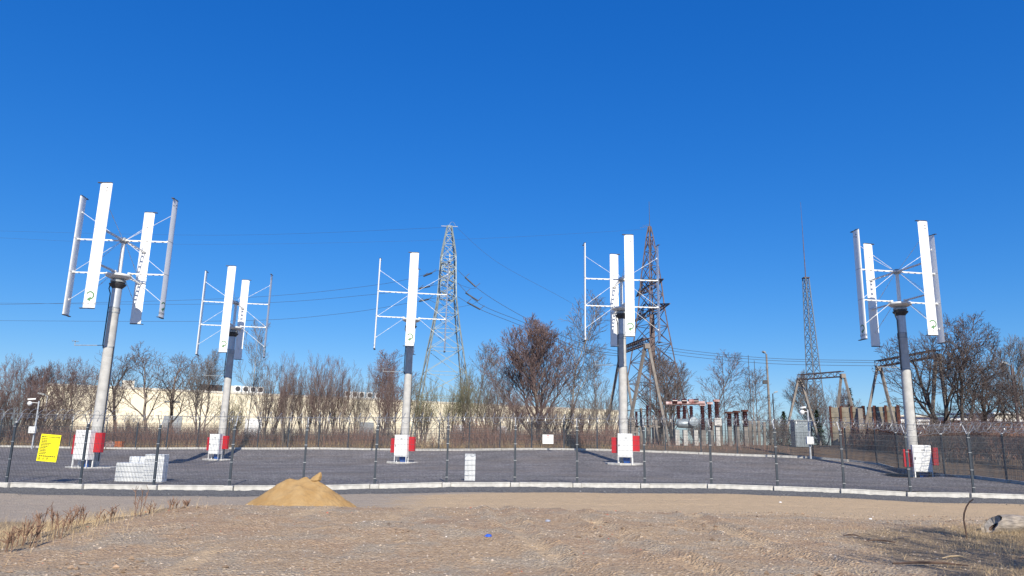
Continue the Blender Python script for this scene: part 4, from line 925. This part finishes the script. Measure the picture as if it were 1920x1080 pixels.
c = P2(1614, 808, 62); o = thing('concrete_post', 'thick concrete post in front of the slab wall', 'post', (c.x, 62, gz(c.x, 62))); MB().box((0, 0, 1.5), (.42, .42, 3.2)).build('shaft', M_oldconc, o, bevel=.03)
sp_ = MB()
for k in range(9): sp_.box((.26, -.1, 1.7+k*.15), (.14, .3, .05))
sp_.build('steps', M_dark, o)
# kiosk
c = P2(1503, 835, 60); r = thing('metal_kiosk', 'weathered pale grey metal kiosk by the right back camera pole', 'cabinet', (c.x, 60, gz(c.x, 60))); MB().box((0, 0, 1.05), (1.3, 1.0, 2.1)).build('body', M_tank, r, bevel=.02); MB().box((0, 0, 2.14), (1.45, 1.15, .07)).build('lid', M_galv2, r)
for s_ in (-1, 1): MB().box((s_*.31, -.51, 1.05), (.58, .03, 1.9)).build('door', M_tank, r)

# ---------------------------------------------------------------- lattice towers
def lattice(mb, levels, leg, br, faces=4):
    """levels: list of (z, [4 corner xy])"""
    for (z0, c0), (z1, c1) in zip(levels[:-1], levels[1:]):
        for k in range(4):
            a0, a1 = Vector((*c0[k], z0)), Vector((*c1[k], z1)); b0, b1 = Vector((*c0[(k+1) % 4], z0)), Vector((*c1[(k+1) % 4], z1))
            mb.beam(a0, a1, leg, leg); mb.beam(a0, b1, br, br); mb.beam(b0, a1, br, br); mb.beam(a1, b1, br, br)
def sq(w_, rz=0., cx=0, cy=0): return [(cx+w_/2*math.sqrt(2)*math.cos(rz+R(45+90*k)), cy+w_/2*math.sqrt(2)*math.sin(rz+R(45+90*k))) for k in range(4)]
def pxh(px, py, Y, z0): return at(px, py, Y)[2]-z0
YA = 76.; ca = P2(831, 815, YA); topA = at(847, 424, YA); zA = gz(ca.x, YA); HA = topA[2]-zA
ra = thing('lattice_pylon', 'pale green steel lattice pylon carrying wires, right of the middle turbine', 'pylon', (topA[0]-.25, YA, zA)); rza = R(12)
def hA(py): return at(845, py, YA)[2]-zA
LV = [(0, 6.4), (hA(745), 4.75), (hA(700), 4.1), (hA(655), 3.4), (hA(620), 2.75), (hA(590), 2.3), (hA(560), 1.85), (hA(530), 1.7), (hA(505), 1.6), (hA(482), 1.5), (hA(460), 1.15), (hA(442), .8), (hA(424), .45)]
mb = MB(); lattice(mb, [(z, sq(w_, rza)) for z, w_ in LV], .11, .045); mb.build('tower_body', M_pylA, ra)
ARMS_A = []
for py, ln in ((505, 2.6), (532, 3.2), (558, 2.8)):
    z = hA(py); mb = MB()
    for s_ in (-1, 1):
        tip = Vector((s_*.35, s_*ln, z+.1)); ARMS_A.append(tip)
        for q in (-.75, .75): mb.beam((q, s_*.75, z), tip, .09, .09); mb.beam((q, s_*.75, z+.9), tip, .07, .07)
        mb.beam((-.5, s_*1.5, z+.05), (.6, s_*1.5, z+.05), .06, .06); mb.beam((-.75, s_*.8, z), (.75, s_*.8, z+.9), .05, .05)
    mb.build('cross_arm', M_pylA, ra)
mb = MB(); mb.beam((-.9, 0, HA), (.9, 0, HA-.05), .06, .06); mb.poly([(.1*k-.1, 0, HA+.5*math.sin(math.pi*k/8)) for k in range(9)], .02, 4); mb.beam((.2, -.4, hA(478)), (.25, -.4, hA(525)), .14, .14); mb.build('earth_peak', M_galv2, ra)

YB = 78.; tB = at(1218, 425, YB); zB = gz(tB[0], YB); 
def hB(py): return at(1218, py, YB)[2]-zB
rb = thing('lattice_pylon', 'rusty dark lattice pylon with skewed cross arms and whip aerial, right of centre', 'pylon', (tB[0], YB, zB)); rzb = R(28)
LVb = [(0, 6.2), (hB(770), 5.0), (hB(720), 4.1), (hB(680), 3.4), (hB(645), 2.9), (hB(612), 2.45), (hB(580), 2.05), (hB(552), 1.8), (hB(528), 1.6), (hB(500), 1.25), (hB(472), .9), (hB(445), .55), (hB(425), .2)]
mb = MB(); lattice(mb, [(z, sq(w_, rzb)) for z, w_ in LVb], .12, .055); mb.build('tower_body', M_pylB, rb)
for pa, pb, w0 in (((1193, 556, 84), (1244, 523, 72), 1.2), ((1190, 603, 84), (1256, 569, 70), 1.3)):
    A_ = P2(*pa)-Vector((tB[0], YB, zB)); B_ = P2(*pb)-Vector((tB[0], YB, zB)); mb = MB(); C0 = (A_+B_)/2; dv = (B_-A_).normalized(); sv = Vector((-dv.y, dv.x, 0)).normalized()
    for E_ in (A_, B_):
        for s_ in (-1, 1):
            mb.beam(C0+sv*s_*w0/2, E_, .09, .09); mb.beam(C0+sv*s_*w0/2+Vector((0, 0, 1.0)), E_, .07, .07)
        for k in range(1, 5):
            t = k/5; q0 = (C0+sv*w0/2).lerp(E_, t); q1 = (C0-sv*w0/2).lerp(E_, t); q2 = (C0+sv*w0/2+Vector((0, 0, 1))).lerp(E_, t); q3 = (C0-sv*w0/2+Vector((0, 0, 1))).lerp(E_, t); mb.beam(q0, q1, .06, .06); mb.beam(q0, q2, .06, .06); mb.beam(q1, q3, .06, .06)
            t2 = (k-1)/5; mb.beam((C0+sv*w0/2+Vector((0, 0, 1))).lerp(E_, t2), q0, .06, .06); mb.beam((C0-sv*w0/2+Vector((0, 0, 1))).lerp(E_, t2), q1, .06, .06)
    mb.build('cross_arm', M_pylB, rb)
mb = MB(); mb.tube((0, 0, hB(428)), (0, 0, hB(378)), .035, .02, 6); mb.beam((-1.1, 0, hB(428)), (.1, 0, hB(423)), .03, .03); mb.beam((-.8, 0, hB(424)), (.1, 0, hB(420)), .02, .02); mb.build('aerial', M_dark, rb)
# ladder-like rusty inner column
mb = MB(); mb.beam((.0, -.3, hB(700)), (0, -.2, hB(590)), .5, .22); mb.build('inner_strut', M_pylB, rb)

def aframe_gantry(label, frames, beam, Y_, wleg=.21, drop=0, mbm=None):
    """frames: list of ((apex px,py,Y), (footL px,Y), (footR px,Y))"""
    a0 = P2(*frames[0][0]); r = thing('concrete_gantry', label, 'gantry', (a0.x, a0.y, gz(a0.x, a0.y)), 0, 'concrete gantries of the substation'); o0 = Vector(r.location)
    for ap, fl, fr in frames:
        A_ = P2(*ap)
        for s_, f_ in ((-1, fl), (1, fr)):
            F_ = P2(f_[0], 835, f_[1]); F_.z = gz(F_.x, F_.y)-.2; MB().beam(F_-o0, A_+Vector((s_*.12, 0, .1))-o0, wleg, wleg).build('leg', M_oldconc, r)
        MB().box(tuple(A_-o0-Vector((0, 0, .05))), (.42, .42, .42)).build('head', M_oldconc, r)
    A_, B_ = P2(*beam[0])-o0, P2(*beam[1])-o0; w_ = .5; mb = MB(); dv = (B_-A_); n = max(6, int(dv.length/.8)); sd_ = Vector((-dv.y, dv.x, 0)).normalized()*w_/2
    C4 = [sd_, -sd_, -sd_+Vector((0, 0, w_)), sd_+Vector((0, 0, w_))]
    for c in C4: mb.beam(A_+c, B_+c, .08, .08)
    for k in range(n):
        p, q = A_+dv*k/n, A_+dv*(k+1)/n
        for i in range(4): mb.beam(p+C4[i], p+C4[(i+1) % 4], .035, .035); mb.beam(p+C4[i], q+C4[(i+1) % 4], .035, .035)
    mb.build('truss_beam', M_pylB, r); return r
aframe_gantry('concrete A frame gantry in front of the rusty lattice pylon, behind the turbine', [((1213, 648, 60), (1172, 62), (1256, 60)), ((1166, 662, 70), (1128, 71), (1198, 70))], [(1213, 645, 60), (1166, 662, 70)], 60)
aframe_gantry('lower concrete gantry with two A frames around the foot of the radio mast', [((1499, 712, 74), (1462, 74), (1545, 74)), ((1580, 704, 70), (1560, 71), (1620, 69))], [(1499, 712, 74), (1580, 706, 70)], 74, .2)
aframe_gantry('tallest concrete gantry whose lattice beam passes behind the right turbine pole', [((1648, 690, 62), (1614, 62.5), (1688, 61)), ((1758, 668, 54), (1742, 55), (1784, 54))], [(1646, 688, 62), (1760, 668, 54)], 62, .2)
# radio mast
YM = 108.; tM = at(1507, 521, YM); zM = gz(tM[0], YM); bM = at(1515, 800, YM)
def hM(py): return at(1507, py, YM)[2]-zM
r = thing('radio_mast', 'slim blue grey lattice radio mast with long whip aerial', 'radio mast', (tM[0]+.3, YM, zM)); mb = MB(); zs = np.linspace(0, hM(521), 21)
lattice(mb, [(z, sq(2.1-1.45*min(1, z/zs[-1])**.9, R(20), .35*(1-z/zs[-1]))) for z in zs], .11, .05); mb.build('mast_body', M_mast, r)
mb = MB(); mb.tube((0, 0, zs[-1]), (0, 0, hM(450)), .08, .06, 6); mb.tube((0, 0, hM(450)), (0, 0, hM(379)), .045, .02, 6); mb.box((0, 0, zs[-1]), (.9, .9, .12)); mb.build('aerial', M_pylB, r)

# poles with lamps
def lamp_pole(label, px, pytop, Y, wx, head, mtl=None, flood=None, lean=0):
    b = at(px, 830, Y); z = gz(b[0], Y); h = at(px, pytop, Y)[2]-z
    r = thing('lamp_post', label, 'lamp post', (b[0], Y, z), 0, 'lamp posts beyond the yard'); MB().tube((0, 0, 0), (0, 0, h), wx, wx*.6, 10).build('pole', mtl or M_oldconc, r, True)
    mb = MB(); mb.tube((0, 0, h-.05), (head*.5, 0, h+.15), .035, n=6); mb.beam((head*.35, 0, h+.12), (head, -.1, h+.22), .26, .13); mb.build('lamp_head', M_galv2, r)
    if flood: zf = at(px, flood, Y)[2]-z; MB().box((-.3, -.15, zf), (.42, .18, .36)).build('floodlight', M_dark, r)
    return r
lamp_pole('tall thin lamp post with small floodlight half way up, right of the insulators', 1446, 664, 66, .13, -.35, M_oldconc, 717)
lamp_pole('shorter dark lamp post just right of the tall one', 1454, 738, 78, .09, .5, M_dark)
lamp_pole('lamp post with box at the right edge of the picture', 1914, 685, 60, .13, -.9, M_pylB, 708)
lamp_pole('pale lamp post at the left end of the cream building', 76, 742, 64, .07, -.8, M_galv)

# ---------------------------------------------------------------- substation gear
def insul(mb, x, y, z0, z1, r_, n=None):
    n = n or max(4, int((z1-z0)/.13)); prof = []
    for k in range(n):
        z = z0+(z1-z0)*k/n; dz = (z1-z0)/n; prof += [(r_*.72, z), (r_*1.05, z+dz*.35), (r_*.72, z+dz*.7)]
    mb.lathe(prof+[(r_*.72, z1)], 12, (x, y, 0))
def gear_z(px, py, Y, z): return at(px, py, Y)[2]-z
YS = 61.; c = P2(1287, 830, YS); zS = gz(c.x, YS); r = thing('circuit_breaker', 'grey tank breaker on concrete stands with brown columns and a pinkish pipe', 'breaker', (c.x, YS, zS))
X = lambda px, Y=YS: at(px, 800, Y)[0]-c.x
hz = lambda py: gear_z(1287, py, YS, zS)
for px in (1269, 1284, 1304): MB().box((X(px), 0, hz(806)/2), (.34, .34, hz(806))).build('stand', M_kerb, r)
t_ = MB(); t_.lathe([(.05, -.8), (.24, -.74), (.33, -.6), (.35, 0), (.33, .6), (.24, .74), (.05, .8)], 18); t_.v = [(z+X(1286), x, y+hz(795)) for x, y, z in t_.v]; t_.build('tank', M_tank, r, True)
t_ = MB(); t_.lathe([(.05, -.2), (.36, -.15), (.42, 0), (.36, .15), (.05, .2)], 18); t_.v = [(x+X(1298), z-.5, y+hz(791)) for x, y, z in t_.v]; t_.build('tank_end', M_tank, r, True)
for px in (1273, 1284, 1297): mb = MB(); insul(mb, X(px), 0, hz(786), hz(761), .17); mb.build('insulator', M_brown, r, True)
mb = MB(); mb.tube((X(1250), .1, hz(757)), (X(1322), -.1, hz(755)), .16, n=12); mb.build('pipe', M_pink, r, True)
for px in (1266, 1284, 1297, 1306): MB().tube((X(px)-.2, 0, hz(753)), (X(px)+.2, 0, hz(753)), .23, n=12).build('pipe_collar', M_brown if px != 1297 else M_pink, r, True)
for i, (px, yt, yb, rr_) in enumerate(((1319, 760, 806, .2), (1333, 757, 806, .2), (1346, 752, 786, .2))):
    c = P2(px, 830, YS); r = thing('insulator_column', '%s of the three dark insulator columns right of the grey tank breaker' % ['left one', 'middle one', 'right one'][i], 'insulator', (c.x, YS, zS), 0, 'dark insulator columns by the breaker')
    mb = MB(); insul(mb, 0, 0, hz(yb), hz(yt), rr_); mb.build('insulator', M_brown, r, True); MB().box((0, 0, hz(yb)/2), (.34, .34, hz(yb))).build('stand', M_oldconc if i < 2 else M_kerb, r); MB().box((0, 0, hz(yt)+.08), (.5, .3, .18)).build('cap', M_pink, r)
    if i == 2: MB().box((0, -.2, hz(790)), (.6, .3, .6)).build('meter_box', M_kerb, r)
for i, (px, yt) in enumerate(((1369, 771), (1383, 769), (1399, 767))):
    c = P2(px, 830, YS); r = thing('bushing', '%s fat brown bushing of the row of three on concrete stands' % ['left', 'middle', 'right'][i], 'insulator', (c.x, YS, zS), 0, 'fat brown bushings')
    mb = MB(); insul(mb, 0, 0, hz(798), hz(yt+3), .25); mb.build('insulator', M_brown, r, True); MB().lathe([(.3, hz(yt+3)), (.32, hz(yt)), (.05, hz(yt)+.04)], 14).build('cap', M_rust, r)
    MB().box((0, 0, hz(798)/2), (.3, .3, hz(798))).build('stand', M_oldconc, r)
for i, (px, yt, yb, Y) in enumerate(((1186, 775, 800, 64), (1194, 772, 800, 66), (1203, 765, 800, 64), (1215, 760, 798, 66), (1226, 778, 800, 63), (1238, 770, 800, 65), (1182, 790, 810, 60))):
    c = P2(px, 830, Y); zz = gz(c.x, Y); r = thing('post_insulator', '%s post insulator behind the rusty pylon legs, %s from the turbine pole' % (['pale', 'dark', 'slim', 'tall dark', 'short pale', 'brown', 'low'][i], ['second', 'third', 'fourth', 'fifth', 'sixth', 'seventh', 'first'][i]), 'insulator', (c.x, Y, zz), 0, 'post insulators behind the rusty pylon legs')
    h0, h1 = gear_z(px, yb, Y, zz), gear_z(px, yt, Y, zz); mb = MB(); insul(mb, 0, 0, h0, h1, .14); mb.build('insulator', [M_oldconc, M_brown][i % 2], r, True); MB().box((0, 0, h0/2), (.26, .26, h0)).build('stand', M_oldconc, r); MB().box((0, 0, h0), (1.1, .16, .14)).build('cross_bar', M_oldconc, r)
for i, px in enumerate((1232, 1246, 1336, 1352, 1380, 1408, 1416, 1424, 1434, 1262)):
    Y = 62+(i % 3); c = P2(px, 830, Y); zz = gz(c.x, Y); o = MB().box((0, 0, .95), (.22, .22, 2.1+.2*(i % 2))).build('stub_post', M_oldconc, bevel=.02); o.location = (c.x, Y, zz); o.rotation_euler = (0, R((i*37 % 7-3)*.6), .2*i)
    tag(o, ['lone', 'weathered', 'square', 'leaning', 'thin', 'pale', 'stained', 'slim', 'last', 'short'][i]+' concrete stub post '+['right of the pylon legs', 'under the pink pipe end', 'between columns and bushings', 'below the meter box', 'among the fat bushings', 'first right of the fat bushings', 'second right of the fat bushings', 'third right of the fat bushings', 'closest to the tall lamp post', 'left beside the breaker stands'][i], 'post', 'concrete stub posts in the substation')
for i, (px, top) in enumerate(((1361, 664), (1411, 662), (1422, 672))):
    c = P2(px, 830, 90); zz = gz(c.x, 90); h = at(px, top+4, 90)[2]-zz; o = MB().tube((0, 0, 0), (0, 0, h), .06, .035, 6).build('lightning_rod', M_dark); o.location = (c.x, 90, zz); tag(o, ['lightning rod left of the others, above the bushings', 'middle lightning rod, tip touching the wires', 'right lightning rod beside the tall lamp post'][i], 'rod', 'thin lightning rods')

# rubble behind the left part of the yard
c = P2(205, 836, 62.5); heap('rubble_heap', 'low pinkish rubble heap beyond the far fence right of the first turbine', 'rubble', (c.x, 62.5, gz(c.x, 62.5)), 1.1, .7, .6, M_pink, 24, 9)
c = P2(224, 838, 61.5); o = MB().box((0, 0, .28), (.6, .5, .5)).build('orange_crate', M_orange, bevel=.02); o.location = (c.x, 61.5, gz(c.x, 61.5)); tag(o, 'small orange crate beside the rubble heap beyond the far fence', 'crate')
c = P2(1150, 822, 70)
# ---------------------------------------------------------------- overhead wires
def wire(label, pts, r_=.02, sag=0.):
    A_, B_ = P2(*pts[0]), P2(*pts[-1]); out = []
    if len(pts) == 2:
        for k in range(25): t = k/24; p = A_.lerp(B_, t); p.z -= sag*4*t*(1-t); out.append(p)
    else:
        P = [P2(*p) for p in pts]
        for i in range(len(P)-1):
            for k in range(8):
                t = k/8; p0 = P[max(i-1, 0)]; p1 = P[i]; p2 = P[i+1]; p3 = P[min(i+2, len(P)-1)]
                out.append(.5*((2*p1)+(p2-p0)*t+(2*p0-5*p1+4*p2-p3)*t*t+(3*p1-p0-3*p2+p3)*t**3))
        out.append(P[-1])
    o = MB().poly([p-A_ for p in out], r_, 4).build('overhead_wire', M_wire, smooth=True); o.location = A_; tag(o, label, 'power line', 'overhead wires')
wire('overhead wire reaching the pylon highest of the three from the left', [(-40, 572, 110), (420, 560, 92), (700, 535, 82), (826, 506, 76)])
wire('overhead wire reaching the pylon in the middle from the left', [(-40, 568, 112), (420, 570, 92), (700, 552, 82), (824, 533, 77)])
wire('lowest overhead wire reaching the green pylon from the left', [(-40, 601, 104), (420, 602, 90), (640, 588, 84), (820, 558, 78)])
wire('upper thin earth wire across the sky at left', [(-40, 432, 125), (400, 441, 100), (846, 426, 76)], .013)
wire('second thin wire across the sky passing behind the green pylon', [(-40, 444, 140), (330, 458, 135), (830, 450, 130), (1210, 430, 125)], .014)
wire('wire dropping right from the upper arm of the green pylon', [(859, 507, 76), (905, 548, 74), (985, 596, 70), (1080, 640, 66), (1166, 660, 68)], .022)
wire('wire dropping right from the middle of the green pylon', [(858, 530, 76), (900, 570, 73), (985, 606, 69), (1080, 650, 66), (1166, 664, 68)], .022)
wire('wire dropping right from the lowest arm of the green pylon', [(858, 556, 76), (900, 580, 73), (980, 612, 69), (1080, 655, 66), (1166, 668, 68)], .022)
wire('jumper loop under the lowest arm of the green pylon', [(800, 560, 78), (840, 576, 76), (880, 572, 75), (900, 562, 74)], .016)
wire('jumper loop right of the middle arm of the green pylon', [(858, 532, 76), (880, 540, 75), (892, 541, 74)], .016)
wire('thin earth wire running down right from the top of the green pylon', [(858, 428, 76), (930, 490, 74), (1050, 556, 72), (1100, 585, 72)], .012)
wire('upper wire from the rusty pylon to the tallest gantry', [(1225, 645, 62), (1290, 657, 62), (1450, 672, 62), (1640, 676, 62)], .018)
wire('middle wire from the rusty pylon to the tallest gantry', [(1225, 650, 62), (1290, 662, 62), (1450, 676, 62), (1642, 680, 62)], .018)
wire('lower wire from the rusty pylon to the tallest gantry', [(1225, 655, 62), (1290, 668, 62), (1450, 682, 62), (1645, 686, 62)], .018)
# strings of insulators on the wires by the green pylon
for lab, P in (('dark insulator string left of the green pylon, upper', ((794, 518, 79), (810, 512, 78))), ('dark insulator string left of the green pylon, middle', ((786, 541, 79), (806, 537, 78))), ('dark insulator string left of the green pylon, lower', ((786, 565, 79.5), (804, 561, 78.5))),
               ('dark insulator string right of the green pylon, upper', ((872, 520, 75.6), (892, 538, 74.6))), ('dark insulator string right of the green pylon, middle', ((873, 549, 75), (896, 564, 74))), ('dark insulator string right of the green pylon, lower', ((876, 567, 74.5), (900, 580, 73)))):
    A_, B_ = P2(*P[0]), P2(*P[1]); mb = MB(); d_ = B_-A_; n = 12
    mb.poly([d_*k/(2*n) for k in range(2*n+1)], [.10 if k % 2 else .05 for k in range(2*n+1)], 7)
    for q in (0, 1): mb.beam(d_*q, d_*q+Vector((.45, 0, .42)), .05, .05)
    o = mb.build('insulator_string', M_dark); o.location = A_; tag(o, lab, 'insulator', 'insulator strings')
